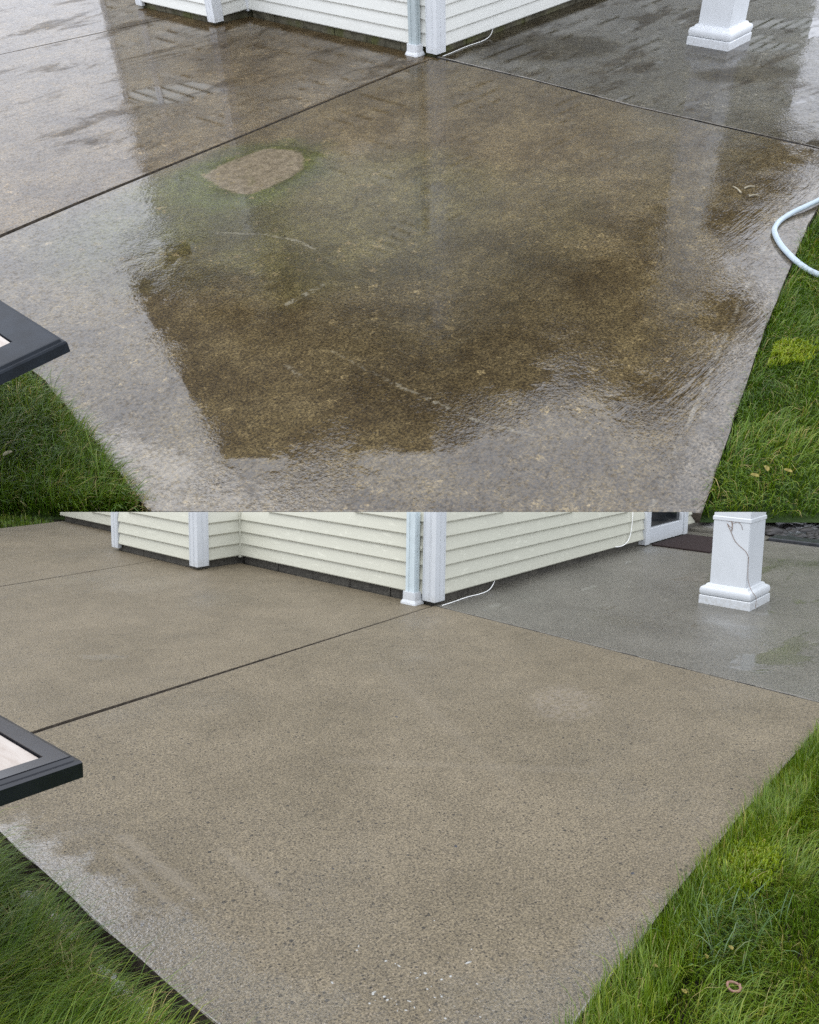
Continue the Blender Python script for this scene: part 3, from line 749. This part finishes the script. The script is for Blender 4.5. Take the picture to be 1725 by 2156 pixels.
# the body of the walls behind the siding, closed along its top
for i, (x0, x1, y0, y1) in enumerate(((0.0165, 6.2, 0.0965, 3.6), (BX + 0.013, 0.016, BY0 + 0.013, BY1), (FX + 0.013, 3.0, 3.601, FY))):
    bm = nb(); box(bm, x0, x1, y0, y1, ZA + 0.01, 0.9); part('wall_core', bm, M_side_cream, hA, cut=CU)
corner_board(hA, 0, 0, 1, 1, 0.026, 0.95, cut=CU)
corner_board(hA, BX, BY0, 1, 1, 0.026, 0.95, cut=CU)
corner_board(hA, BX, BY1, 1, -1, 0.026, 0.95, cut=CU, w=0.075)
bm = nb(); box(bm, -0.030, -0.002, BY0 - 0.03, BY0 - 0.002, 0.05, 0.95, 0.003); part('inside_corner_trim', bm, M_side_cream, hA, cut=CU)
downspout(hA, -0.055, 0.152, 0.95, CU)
bm = nb(); r = bmesh.ops.create_cone(bm, cap_ends=True, segments=14, radius1=0.011, radius2=0.009, depth=0.02, matrix=Matrix.Translation((-0.024, 0.095, 0.40)) @ Matrix.Rotation(math.pi / 2, 4, 'Y'))
part('wall_plug', bm, M_side_cream, hA)
# glazed door with its white frame
bm = nb()
box(bm, 3.215, 3.305, -0.045, 0.06, 0.012, 1.0, 0.004); part('door_jamb', bm, M_white_near, hA, cut=CU)
bm = nb(); box(bm, 4.13, 4.215, -0.045, 0.06, 0.012, 1.0, 0.004); part('door_jamb', bm, M_white_near, hA, cut=CU)
bm = nb(); box(bm, 3.307, 4.128, -0.030, 0.04, 0.014, 0.165, 0.004); box(bm, 3.307, 3.345, -0.030, 0.04, 0.166, 1.0, 0.003); box(bm, 4.085, 4.128, -0.030, 0.04, 0.166, 1.0, 0.003)
dr = part('door', bm, M_white_near, hA, cut=CU)
bm = nb(); box(bm, 3.346, 4.084, 0.0, 0.02, 0.167, 1.0); sub('glass', bm, M_glass, dr, Vector((0, 0, 0)), cut=CU)
bm = nb(); box(bm, 3.25, 4.2, 0.061, 0.09, 0.0, 1.0); part('door_backing', bm, M_side_cream, hA, cut=CU)

# back wall of the porch with its white corner post and skirting
hW = thing('porch_wall', MA, (5.7, -0.4, 0), 'cream sided wall end with white corner trim behind the porch post', 'wall')
plank_run(hW, M_side_cream, (5.72, -0.50), (5.72, 0.2), (-1, 0), 0.055, 0.6, cut=CU)
bm = nb(); box(bm, 5.735, 5.9, -0.50, 0.2, 0.0, 0.6); part('wall_core', bm, M_found_a, hW, cut=CU)
bm = nb(); box(bm, 5.66, 5.76, -0.62, -0.505, 0.0, 0.6, 0.004); part('corner_post', bm, M_white_near, hW, cut=CU)
bm = nb(); box(bm, 5.765, 7.4, -0.60, -0.55, 0.02, 0.6); part('skirting', bm, M_white_near, hW, cut=CU)

porch_post(MA, 1.58, -1.495, 0.205, 0.180, 0.95, 'white square porch post with moulded base on grey porch, dry vine on it', CU, 1.0, 0.60)

# mulch bed and its black edging
bm = nb(); box(bm, 4.45, 4.72, -3.2, -0.80, -0.06, 0.035, 0.01); box(bm, 4.73, 5.5, -0.98, -0.79, -0.06, 0.03, 0.01)
solo('bed_edging', bm, M_edging, MA, 'black wet edging along the mulch bed behind the porch post', 'edging')
bits('mulch', MA, 900, lambda n: np.stack([rng.uniform(4.72, 6.9, n), rng.uniform(-2.6, -0.66, n)], 1), M_mulch, 0.035, 0.02, 'black bark mulch heaped in the bed at the right end of the porch', 'mulch', 0.5)
bm = nb(); box(bm, 3.31, 4.17, -0.64, -0.06, 0.002, 0.016, 0.004)
solo('doormat', bm, M_mat, MA, 'dark brown doormat lying on grey porch before the glass door', 'doormat')
bm = nb(); box(bm, 4.47, 5.3, -0.32, 0.03, 0.002, 0.035, 0.004)
solo('step_slab', bm, M_grey, MA, 'low grey step slab beyond the doormat along the porch wall', 'step')
# cables
bm = nb(); tube(bm, spline([(0.02, -0.055, 0.006), (0.15, -0.05, 0.006), (0.34, -0.035, 0.006), (0.49, -0.05, 0.008), (0.62, -0.03, 0.014), (0.70, -0.012, 0.05), (0.735, 0.006, 0.08)]), 0.0032)
solo('cable', bm, M_cable, MA, 'white cable running out from under the cream siding onto the grey porch', 'cable', 'white cables', smooth=True)
bm = nb(); tube(bm, spline([(2.92, -0.03, 0.6), (2.93, -0.03, 0.42), (2.92, -0.032, 0.25), (2.88, -0.034, 0.13), (2.78, -0.034, 0.075), (2.66, -0.03, 0.07), (2.60, -0.01, 0.075)]), 0.004)
bmesh.ops.bisect_plane(bm, geom=bm.verts[:] + bm.edges[:] + bm.faces[:], plane_co=CU[0], plane_no=CU[1], clear_outer=True)
solo('cable', bm, M_cable, MA, 'white cable hanging down the cream siding near the glass door', 'cable', 'white cables', smooth=True)
# vine on the post: on its left face (x = xf), then round onto the right face (y = yf)
xf, yf = 1.58 - 0.153 - 0.003, -1.495 - 0.128 - 0.003
def on_x(px, py):      # a point of the left face seen in direction (px,py) of the near picture
    d = RA.transposed() @ Vector(((px - 862.5) / 1800, -(py - 1078) / 1800, 1)); s = (xf - CA.x) / d.x; return CA + d * s
z7 = lambda x, y: ((2400 + x * 800 / 1725) * 1725 / 3200, (2000 + y * 800 / 1725) * 1725 / 3200)
VINE = [on_x(*z7(*q)) for q in ((950, 95), (985, 170), (1015, 240), (1060, 290), (1105, 330), (1128, 375))]
vb = VINE[-1]
v2 = [Vector((xf, yf, vb.z - 0.035)), Vector((xf - 0.001, yf, 0.36)), Vector((xf + 0.004, yf - 0.004, 0.22)), Vector((xf + 0.008, yf - 0.03, 0.14)), Vector((xf + 0.012, yf - 0.066, 0.09)), Vector((xf + 0.012, yf - 0.066, 0.02))]
bm = nb(); tube(bm, spline(VINE + v2, 5), 0.0018, 5)
for br in (((990, 75), (995, 120), (988, 160)), ((950, 95), (972, 120), (990, 130), (996, 100)), ((1000, 95), (1040, 85), (1070, 110), (1080, 150)), ((862, 45), (920, 68), (990, 80))):
    tube(bm, spline([on_x(*z7(*q)) for q in br], 3), 0.0014 if br[0][0] != 990 else 0.003, 5)
solo('dry_vine', bm, M_vine, MA, 'thin dry brown vine clinging to the white post with a twig knot', 'vine')

# outdoor tables: frame with a lip, stone inset, set-back pedestal
def table(M, x, y, h, w, d, label, mat, s=1.0, fw=0.085):
    """near right corner at (x,y); extends to -x by w and +y by d"""
    r = thing('patio_table', M, (x - w / 2, y + d / 2, 0), label, 'table', 'black framed patio tables')
    def ring(x0, x1, y0, y1, g): return [(x0 + g, y0 + g), (x1 - g, y0 + g), (x1 - g, y1 - g), (x0 + g, y1 - g)]
    bm = nb(); rs = []
    X0, X1, Y0, Y1 = x - w, x, y, y + d
    for g, z in ((0.02 * s, h - 0.055 * s), (0.0, h - 0.052 * s), (0.0, h - 0.016 * s), (0.004 * s, h - 0.010 * s), (0.012 * s, h - 0.009 * s), (0.016 * s, h - 0.001 * s), (0.021 * s, h), (fw, h), (fw, h - 0.004), (fw + 0.003, h - 0.030 * s)):
        rs.append([bm.verts.new((a, b, z)) for a, b in ring(X0, X1, Y0, Y1, g)])
    for i in range(len(rs) - 1):
        for k in range(4): bm.faces.new((rs[i][k], rs[i][(k + 1) % 4], rs[i + 1][(k + 1) % 4], rs[i + 1][k]))
    bm.faces.new(rs[0][::-1]); bmesh.ops.recalc_face_normals(bm, faces=bm.faces)
    part('frame', bm, mat, r)
    bm = nb(); box(bm, X0 + fw + 0.004, X1 - fw - 0.004, Y0 + fw + 0.004, Y1 - fw - 0.004, h - 0.028, h - 0.006, 0.002); part('stone_top', bm, M_tile, r)
    bm = nb(); box(bm, X0 + 0.3 * w, X1 - 0.45 * w, Y0 + 0.35 * d, Y1 - 0.3 * d, -0.06, h - 0.056 * s, 0.01); part('pedestal', bm, mat, r)
    return r
table(MA, -3.555, -1.81, 0.62, 0.95, 0.95, 'glossy wet black table with pale stone top overhanging the clean patio', M_black, 1.0, 0.062)
# glossy frame edge poking into the lower left corner
bm = nb(); box(bm, -4.35, -3.79, -1.74, -1.70, -0.06, 0.12, 0.006)
solo('black_frame', bm, M_black, MA, 'black glossy frame edge in long grass at the lower left corner', 'frame')

# ---------- lawn round the clean patio
right_a = [(-0.15, -2.66), (-2.0, -2.70), (-3.5, -2.80), (-3.6, -3.5), (-2.2, -4.1), (0.6, -3.9), (0.8, -2.75)]
def away(P, pts):
    return np.ones(len(P), bool)
def dens_r(P):   # thinner towards the kerb line
    d = -(P[:, 1] + 2.655 + 0.03 * (-P[:, 0] - 0.2))
    return (d > 0.01) & (rng.uniform(0, 1, len(P)) < np.clip(0.45 + d * 3, 0, 1))
grass('grass', MA, 90000, poly_sampler(right_a, dens_r), M_grass_a, 0.085, 0.0024, (-0.5, -0.8), 0.72, 'long tousled green grass right of the clean tan patio', curl=0.9, clump=0.75, jitter=0.7)
grass('grass', MA, 16000, poly_sampler([(-0.15, -2.625), (-2.0, -2.678), (-3.44, -2.762), (-3.5, -2.9), (-2.0, -2.82), (-0.1, -2.76)]), M_grass_a, 0.062, 0.0026, (-0.2, 0.6), 0.35, 'short upright green grass along the right kerb of the clean patio', curl=0.4, clump=0.8, jitter=1.2, z=-0.035)
left_g = [(-3.495, -0.1), (-3.48, -1.0), (-3.52, -1.6), (-3.578, -2.3), (-3.66, -2.9), (-4.6, -2.9), (-4.6, -0.1)]
grass('grass', MA, 85000, poly_sampler(left_g), M_grass_al, 0.13, 0.0023, (0.94, -0.33), 0.95, 'long dark combed grass left of the clean tan patio', curl=0.6, clump=0.26, jitter=0.36)
far_g = [(-3.6, 5.12), (-0.55, 5.28), (0.05, 5.31), (0.0, 6.1), (-0.8, 6.9), (-3.6, 9.0)]
grass('grass', MA, 14000, poly_sampler(clipA(far_g)), M_grass_a, 0.05, 0.006, (0.5, -0.5), 0.4, 'short green grass beyond the far left edge of the clean patio', curl=0.4, jitter=1.5)
def moss_a(n):
    P = disc_sampler(-1.92, -2.80, 0.16, 0.07, 0.0)(n * 2); P = P[P[:, 1] < -2.69]
    return P[np.sin(P[:, 0] * 83) * np.sin(P[:, 1] * 97 + 1) + rng.uniform(-0.5, 1.0, len(P)) > 0][:n]
grass('moss', MA, 2600, moss_a, M_lime, 0.016, 0.0042, (-0.4, -0.6), 0.4, 'lime yellow moss patch in grass right of the clean patio', 'moss', z=0.012, jitter=1.8)
grass('pale_grass', MA, 350, disc_sampler(-2.24, -2.86, 0.20, 0.11, 0.0), M_pale, 0.08, 0.003, (-0.4, -0.6), 0.8, 'bluish soap whitened grass beside the right kerb of the clean patio', 'grass', z=-0.03, jitter=1.5)
grass('dry_grass', MA, 1500, poly_sampler([(-3.475, -1.3), (-3.52, -2.3), (-3.60, -2.3), (-3.55, -1.3)]), M_straw, 0.07, 0.0032, (0.6, -0.4), 0.9, 'bleached straw coloured grass fringe along the left kerb of the clean patio', 'grass', z=-0.03, jitter=1.4)
bits('foam', MA, 520, poly_sampler([(-3.40, -1.15), (-3.435, -1.7), (-3.46, -2.3), (-3.505, -2.3), (-3.475, -1.7), (-3.43, -1.15)], lambda P: np.sin(P[:, 1] * 13) > -0.5), M_foam, 0.006, -0.055, 'white soap foam lying in the gap beside the left kerb of the clean patio', 'foam', 0.6)

# loose small things on the clean patio
def gA(px, py, z=0.0):
    d = RA.transposed() @ Vector(((px - 862.5) / 1800, -(py - 1078) / 1800, 1)); s = (z - CA.z) / d.z; return CA + d * s
def gB(px, py, z=0.0):
    d = RB.transposed() @ Vector(((px - 862.5) / 1800, -(py - 1078) / 1800, 1)); s = (z - CB.z) / d.z; return CB + d * s
bm = nb()
for i in range(64):
    if i < 22: px, py = random.uniform(790, 940), random.uniform(2030, 2150)
    elif i < 50: px, py = random.gauss(890, 80), random.gauss(2075, 45)
    elif i < 55: px, py = random.uniform(405, 500), random.uniform(1885, 1925)
    else: px, py = random.gauss(870, 60), random.gauss(2110, 25)
    p = gA(px, min(2170, py)); s = random.choice((0.0015, 0.002, 0.003, 0.0045, 0.006)) * random.uniform(0.7, 1.2)
    r = bmesh.ops.create_icosphere(bm, subdivisions=1, radius=s); a = random.uniform(0, 6.3); st = random.choice((1, 1, 1.4, 2.4))
    for v in r['verts']:
        q = Vector((v.co.x * st, v.co.y * 0.8, v.co.z * 0.3)); v.co = Vector((p.x + q.x * math.cos(a) - q.y * math.sin(a), p.y + q.x * math.sin(a) + q.y * math.cos(a), q.z + 0.0012))
solo('foam', bm, M_foam, MA, 'white soap foam drops scattered on the front of the clean tan patio', 'foam', None, 'stuff', Vector((0, 0, 0)), True)
bm = nb()
for (px, py, s) in ((835, 1510, .013), (437, 1486, .009), (702, 1830, .011), (960, 1783, .012), (1332, 1840, .012), (1388, 1868, .010), (859, 1690, .008), (480, 2113, .016), (1217, 2034, .011),
                    (520, 1933, .009), (632, 1918, .009), (513, 1808, .009), (1137, 1832, .007), (760, 1756, .010), (935, 1590, .007), (1090, 1329, .006), (1441, 1366, .006), (1045, 1650, .006)) + tuple((random.uniform(150, 1500), random.uniform(1480, 2150), random.choice((.004, .005, .006, .0075))) for _ in range(110)):
    p = gA(px, py)
    if p.y < -2.62 or p.x < -3.32 or (p.y > -0.08 + 0.047 * p.x and p.y < 0.08): continue
    r = bmesh.ops.create_icosphere(bm, subdivisions=2, radius=s); a = random.uniform(0, 3)
    for v in r['verts']:
        q = Vector((v.co.x * 1.25, v.co.y * 0.75, v.co.z * 0.16)) * random.uniform(0.93, 1.05); v.co = Vector((p.x + q.x * math.cos(a) - q.y * math.sin(a), p.y + q.x * math.sin(a) + q.y * math.cos(a), q.z))
solo('pebbles', bm, M_stone, MA, 'dark blue grey pebbles showing in the surface of the clean tan patio', 'pebbles', None, 'stuff', Vector((0, 0, 0)), True)
p = gA(1545, 2102)
pts = [(p.x + a, p.y + b, 0.02 + c) for a, b, c in ((0.012, -0.014, 0.006), (0.014, 0.0, 0.012), (0.004, 0.016, 0.014), (-0.012, 0.012, 0.012), (-0.02, -0.004, 0.012), (-0.008, -0.016, 0.014), (0.006, -0.01, 0.02))]
bm = nb(); tube(bm, spline(pts, 4), 0.0035, 7); solo('curled_stem', bm, M_pink, MA, 'pinkish curled stem lying in the long grass right of the clean patio', 'stem', smooth=True)
for w, px, py in (('uppermost of four', 1538, 2012), ('second from the top', 1487, 2030), ('leftmost, closest to the kerb', 1380, 2052), ('lowest of four', 1440, 2105)):
    q = gA(px, py); fallen_leaf(MA, q.x, q.y, 0.02, 0.009, 'yellow leaf in long grass right of clean patio, ' + w, 'yellow leaves in the right lawn of the clean patio')

# ================================================================== FAR PLACE: the soiled, wet patio (upper)
S0, S1 = Vector((-5.33, -2.46, 0)), Vector((-3.41, -4.76, 0)); SD = (S1 - S0).normalized()
E0, E1 = S0 - SD * 400, S1 + SD * 400
NF = Vector((-SD.y, SD.x, 0))
if NF.dot(Vector((1, 1, 0))) < 0: NF = -NF
def clipB(poly, off=0.0):
    a, b = S0 + NF * off, S1 + NF * off
    side = SD.x * NF.y - SD.y * NF.x
    return clip_poly(poly, a[:2], b[:2]) if side > 0 else clip_poly(poly, b[:2], a[:2])
def okB(P, off=0.02): return ((P - np.array(S0[:2])) @ np.array(NF[:2])) > off

# lawn sheet, cut short out of view so near wet reflections show sky
bm = nb()
fw = Vector((RB[2][0], RB[2][1], 0)).normalized(); rt = Vector((fw.y, -fw.x, 0)); c0 = Vector((CB.x, CB.y, 0))
lawn_cut = [c0 + fw * a + rt * b for a, b in ((11.0, -60), (12.0, -25), (12.2, -8), (11.8, -4.5), (16, -1), (17, 4), (15.5, 9), (12.5, 25), (11, 60))]
q = [(v.x, v.y) for v in ([c0 + rt * 60, ] + lawn_cut[::-1] + [c0 - rt * 60])]
bm.faces.new([bm.verts.new((x, y, -0.05)) for x, y in clipB(q)]); bmesh.ops.recalc_face_normals(bm, faces=bm.faces)
r = bmesh.ops.extrude_face_region(bm, geom=bm.faces[:])
for v in [g for g in r['geom'] if isinstance(g, bmesh.types.BMVert)]:
    v.co.z = -0.12
    if (v.co - S0).dot(NF) < 1: v.co += NF * 0.4
bmesh.ops.recalc_face_normals(bm, faces=bm.faces)
def turf_mat():
    n = N('mown turf')
    c = n.mix(n.ramp(n.noise(1.2, 5, 0.65), 0.3, 0.7), (0.018, 0.036, 0.007), (0.040, 0.066, 0.012))
    return n.set(Base_Color=c, Roughness=0.85, Specular_IOR_Level=0.25, Normal=n.bump(n.noise(40, 4), 0.8, 0.03))
M_turf = turf_mat()
tag(link('lawn', finish(bm, M_turf), MB), None, None, None, 'structure')
bm = nb(); box(bm, -400, 400, -300, 40, -9.0, -8.0)
tag(link('terrain', finish(bm, M_turf), None), None, None, None, 'structure')

main_b = [(-0.03, -G), (-0.05, -1.0), (-0.125, -1.96), (-0.14, -3.28), (-0.15, -3.55)] + wobble((-0.15, -3.55), (-1.21, -3.76), 0.002) + wobble((-1.21, -3.76), (-2.36, -4.06), 0.002) \
    + wobble((-2.36, -4.06), (-3.65, -4.44), 0.002) + wobble((-3.65, -4.44), (-5.1, -4.86), 0.002) + wobble((-5.1, -4.86), (-4.96, -2.87), 0.006) + wobble((-4.96, -2.87), (-4.74, -1.67), 0.006) + [(-4.70, -0.3), (-4.09, -0.245), (-3.62, -0.205), (-0.35, -0.025)]
slab('patio_slab', clipB(main_b), MB, (M_dirty, M_side, M_dirty_edge))
left_b = [(-0.03, G), (-0.35, 0.006), (-3.62, -0.166), (-4.09, -0.204), (-4.70, -0.255), (-4.6, 3.72), (-2.15, 3.35 - G), (-0.40, 3.08 - G), (-0.40, 2.49), (-0.02, 2.44)]
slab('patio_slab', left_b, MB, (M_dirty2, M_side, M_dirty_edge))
far_b = [(-0.40, 3.08 + G), (-2.15, 3.35 + G), (-4.6, 3.73 + G), (-4.5, 7.0), (0.08, 6.3), (0.08, 3.76), (-0.40, 3.73)]
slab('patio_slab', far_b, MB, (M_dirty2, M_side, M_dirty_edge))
porch_b = [(G, -G), (-0.025, -1.0), (-0.10, -1.96), (-0.115, -3.28), (-0.12, -3.55), (1.2, -3.3), (6, -2.9), (6.4, 0.2), (0.02, 0.02)]
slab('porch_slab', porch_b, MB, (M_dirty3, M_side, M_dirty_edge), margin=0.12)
bm = nb()
for i in range(34):
    t = i / 34; y = -0.06 - 3.3 * t; x = -0.012 - 0.045 * t * 2.0 - 0.02 * t
    if random.random() < 0.8: box(bm, x - 0.008 - random.uniform(0, 0.006), x + 0.008 + random.uniform(0, 0.006), y - 0.055, y + 0.05, -0.05, -0.003 + random.uniform(-0.004, 0.002))
solo('joint_filler', bm, M_tar, MB, 'black filler in the joint between the soiled brown and wet grey slab', 'joint filler', None, 'stuff')

ZB = 0.0628
hB = thing('house', MB, (0, 0, 0), 'pale vinyl sided house corner above the soiled brown wet patio, mossy foundation', 'house')
BB, B0, B1 = -0.42, 2.47, 3.74
EAVE = 3.1
plank_run(hB, M_side_white, (0, 0.09), (0, 2.45), (-1, 0), ZB, EAVE)
plank_run(hB, M_side_white, (0.09, 0), (8.4, 0), (0, -1), ZB, EAVE)
plank_run(hB, M_side_white, (BB + 0.08, B0), (0, B0), (0, -1), ZB, EAVE)
plank_run(hB, M_side_white, (BB, B0 + 0.08), (BB, B1 - 0.08), (-1, 0), ZB, EAVE)
plank_run(hB, M_side_white, (0.06, B1), (0.06, 5.3), (-1, 0), ZB, EAVE)
for a in (((0, 0.02), (0, 2.45), (-1, 0)), ((0.02, 0), (8.4, 0), (0, -1)), ((BB + .02, B0), (0.1, B0), (0, -1)), ((BB, B0 + .02), (BB, B1), (-1, 0)), ((0.06, B1), (0.06, 5.3), (-1, 0))):
    block_run(hB, M_found_b, *a, ZB + 0.002, 0.42)
for (x0, x1, y0, y1) in ((0.0165, 8.4, 0.0165, 3.9), (BB + 0.013, 0.016, B0 + 0.013, B1), (0.073, 8.3, 3.901, 5.3)):
    bm = nb(); box(bm, x0, x1, y0, y1, ZB + 0.01, EAVE); part('wall_core', bm, M_side_white, hB)
corner_board(hB, 0, 0, 1, 1, 0.022, EAVE, 0.092)
corner_board(hB, BB, B0, 1, 1, 0.022, EAVE, 0.085)
corner_board(hB, BB, B1, 1, -1, 0.022, EAVE, 0.085)
corner_board(hB, 0.06, 5.3, 1, -1, 0.022, EAVE, 0.085)
bm = nb(); box(bm, -0.032, -0.002, B0 - 0.032, B0 - 0.002, 0.045, EAVE, 0.003); part('inside_corner_trim', bm, M_white, hB)
downspout(hB, -0.06, 0.19, EAVE, None, 0.085, 0.06)
# roof: dark shingled hip with eaves boards, and the porch roof carried by the posts
bm = nb()
e = [(-0.92, -0.92, EAVE), (8.8, -0.92, EAVE), (8.8, 5.6, EAVE), (-0.92, 4.7, EAVE)]
lo = [bm.verts.new(v) for v in e]; hi = [bm.verts.new((x, y, z + 0.16)) for x, y, z in e]
r0, r1 = bm.verts.new((0.0, 4.9, 7.0)), bm.verts.new((7.5, 3.2, 5.6))
bm.faces.new(lo[::-1])
for k in range(4): bm.faces.new((lo[k], lo[(k + 1) % 4], hi[(k + 1) % 4], hi[k]))
bm.faces.new((hi[0], hi[1], r1, r0)); bm.faces.new((hi[1], hi[2], r1)); bm.faces.new((hi[2], hi[3], r0, r1)); bm.faces.new((hi[3], hi[0], r0))
bmesh.ops.recalc_face_normals(bm, faces=bm.faces)
part('roof', bm, M_roof, hB)
bm = nb(); box(bm, 0.85, 3.2, -2.2, -0.93, 2.95, 3.3, 0.01); part('porch_roof', bm, M_roof, hB)

porch_post(MB, 1.665, -1.72, 0.20, 0.19, 2.95, 'white square porch post with moulded base on wet grey porch above the soiled patio', None, 1.05)
bm = nb(); tube(bm, spline([(0.02, -0.055, 0.006), (0.15, -0.05, 0.006), (0.36, -0.035, 0.006), (0.55, -0.05, 0.008), (0.68, -0.03, 0.014), (0.75, -0.012, 0.05), (0.78, 0.008, 0.08)]), 0.0036)
solo('cable', bm, M_cable, MB, 'white cable curving from the pale siding down to wet grey porch', 'cable', 'white cables', smooth=True)

table(MB, -4.92, -2.59, 0.60, 1.15, 1.15, 'charcoal framed patio table with pale stone top overhanging the soiled patio', M_slate, 1.0, 0.13)

HR = 0.0145
hp = [(-0.75, -3.72, 0.02), (-0.92, -3.70, 0.025), (-1.06, -3.675, 0.025), (-1.16, -3.65, 0.02), (-1.29, -3.635, HR), (-1.41, -3.655, HR), (-1.49, -3.70, HR), (-1.56, -3.755, HR), (-1.62, -3.815, HR), (-1.68, -3.885, 0.015), (-1.72, -3.95, 0.012), (-1.75, -4.03, 0.01), (-1.76, -4.2, 0.008), (-1.7, -4.45, 0.0)]
bm = nb(); tube(bm, spline(hp, 8), HR, 12)
solo('garden_hose', bm, M_hose, MB, 'pale blue garden hose looping over the right kerb onto the wet slab', 'hose', smooth=True)

# lawn beside the soiled patio
rb = clipB([(-0.6, -3.665), (-1.21, -3.765), (-2.36, -4.065), (-3.70, -4.455), (-5.0, -4.84), (-5.0, -5.6), (-2.5, -5.4), (-0.6, -4.9)], 0.02)
def dens_rb(P):
    return np.ones(len(P), bool)
grass('grass', MB, 42000, poly_sampler(rb, dens_rb), M_grass_b, 0.075, 0.0032, (-0.3, -0.4), 0.6, 'bright green grass right of the soiled wet patio', curl=0.9, clump=0.9, jitter=1.1)
lb = clipB([(-4.79, -1.5), (-4.83, -1.95), (-4.90, -2.4), (-5.02, -3.0), (-6.3, -3.0), (-6.3, -1.5)], 0.02)
grass('grass', MB, 26000, poly_sampler(lb), M_grass_b, 0.11, 0.0036, (0.85, -0.3), 0.75, 'green grass left of the soiled patio under the charcoal table', curl=0.8, clump=0.5, jitter=0.8)
q = gB(1640, 748)
def moss_b(n):
    P = disc_sampler(q.x, q.y, 0.17, 0.075, -0.6)(n * 2)
    P = P[(P[:, 1] + 3.80 + 0.275 * (-P[:, 0] - 1.21)) < -0.01]; P = P[np.sin(P[:, 0] * 61) * np.sin(P[:, 1] * 73 + 1) + rng.uniform(-0.5, 1.0, len(P)) > 0]
    return P[:n]
grass('moss', MB, 2600, moss_b, M_lime, 0.016, 0.0045, (-0.4, -0.6), 0.5, 'lime yellow moss patch in grass right of the soiled patio', 'moss', z=0.012, jitter=1.8)
grass('dry_grass', MB, 900, poly_sampler(clipB([(-4.79, -1.6), (-4.93, -2.9), (-5.0, -2.9), (-4.86, -1.6)], 0.02)), M_straw, 0.05, 0.004, (0.6, -0.4), 1.0, 'thin brown dead grass along the left kerb of the soiled patio', 'grass', z=-0.03, jitter=1.4)
LEAFW = ['small yellow leaf by the left kerb of the soiled patio, nearest the table'] + ['yellow leaf by left kerb of soiled patio, %s from the table' % w for w in ('second', 'third', 'fourth', 'fifth', 'sixth')] + ['yellow leaf by left kerb of soiled patio, farthest from the table']
for k, (px, py) in enumerate(((69, 828), (105, 888), (140, 925), (163, 943), (206, 1001), (232, 1022), (265, 1050))):
    v = gB(px, py); fallen_leaf(MB, v.x, v.y, 0.004, 0.017, LEAFW[k], 'yellow leaves along the left kerb')
for w, px, py in (('leftmost', 1585, 1015), ('middle', 1610, 1000), ('rightmost', 1655, 1005)):
    v = gB(px, py); fallen_leaf(MB, v.x, v.y, 0.03, 0.016, 'pale yellow leaf in the grass right of the soiled patio, %s of three' % w, 'pale leaves in the right lawn')
for (px, py, L, a, lab) in ((1552, 401, 0.10, 0.95, 'pale straw twig on wet slab left of the hose, longest of three'), (1578, 396, 0.07, -0.5, 'short curled pale twig on wet slab near the hose, middle of three'), (1588, 414, 0.06, -0.75, 'short pale twig on wet slab nearest the hose')):
    v = gB(px, py); d = Vector((math.cos(a), math.sin(a), 0))
    bm = nb(); tube(bm, spline([v + d * (-L / 2) + Vector((0, 0, .006)), v + Vector((0.003, 0.002, .010)), v + d * (L / 2) + Vector((0, 0, .006))], 4), 0.0055, 6, lambda t: 1 - 0.5 * t)
    solo('twig', bm, M_twig, MB, lab, 'twig', 'pale twigs on the wet slab')
v = gB(27, 981); fallen_leaf(MB, v.x, v.y, 0.06, 0.022, 'dry whitish crumpled leaf in the grass under the charcoal table', None, M_twig)
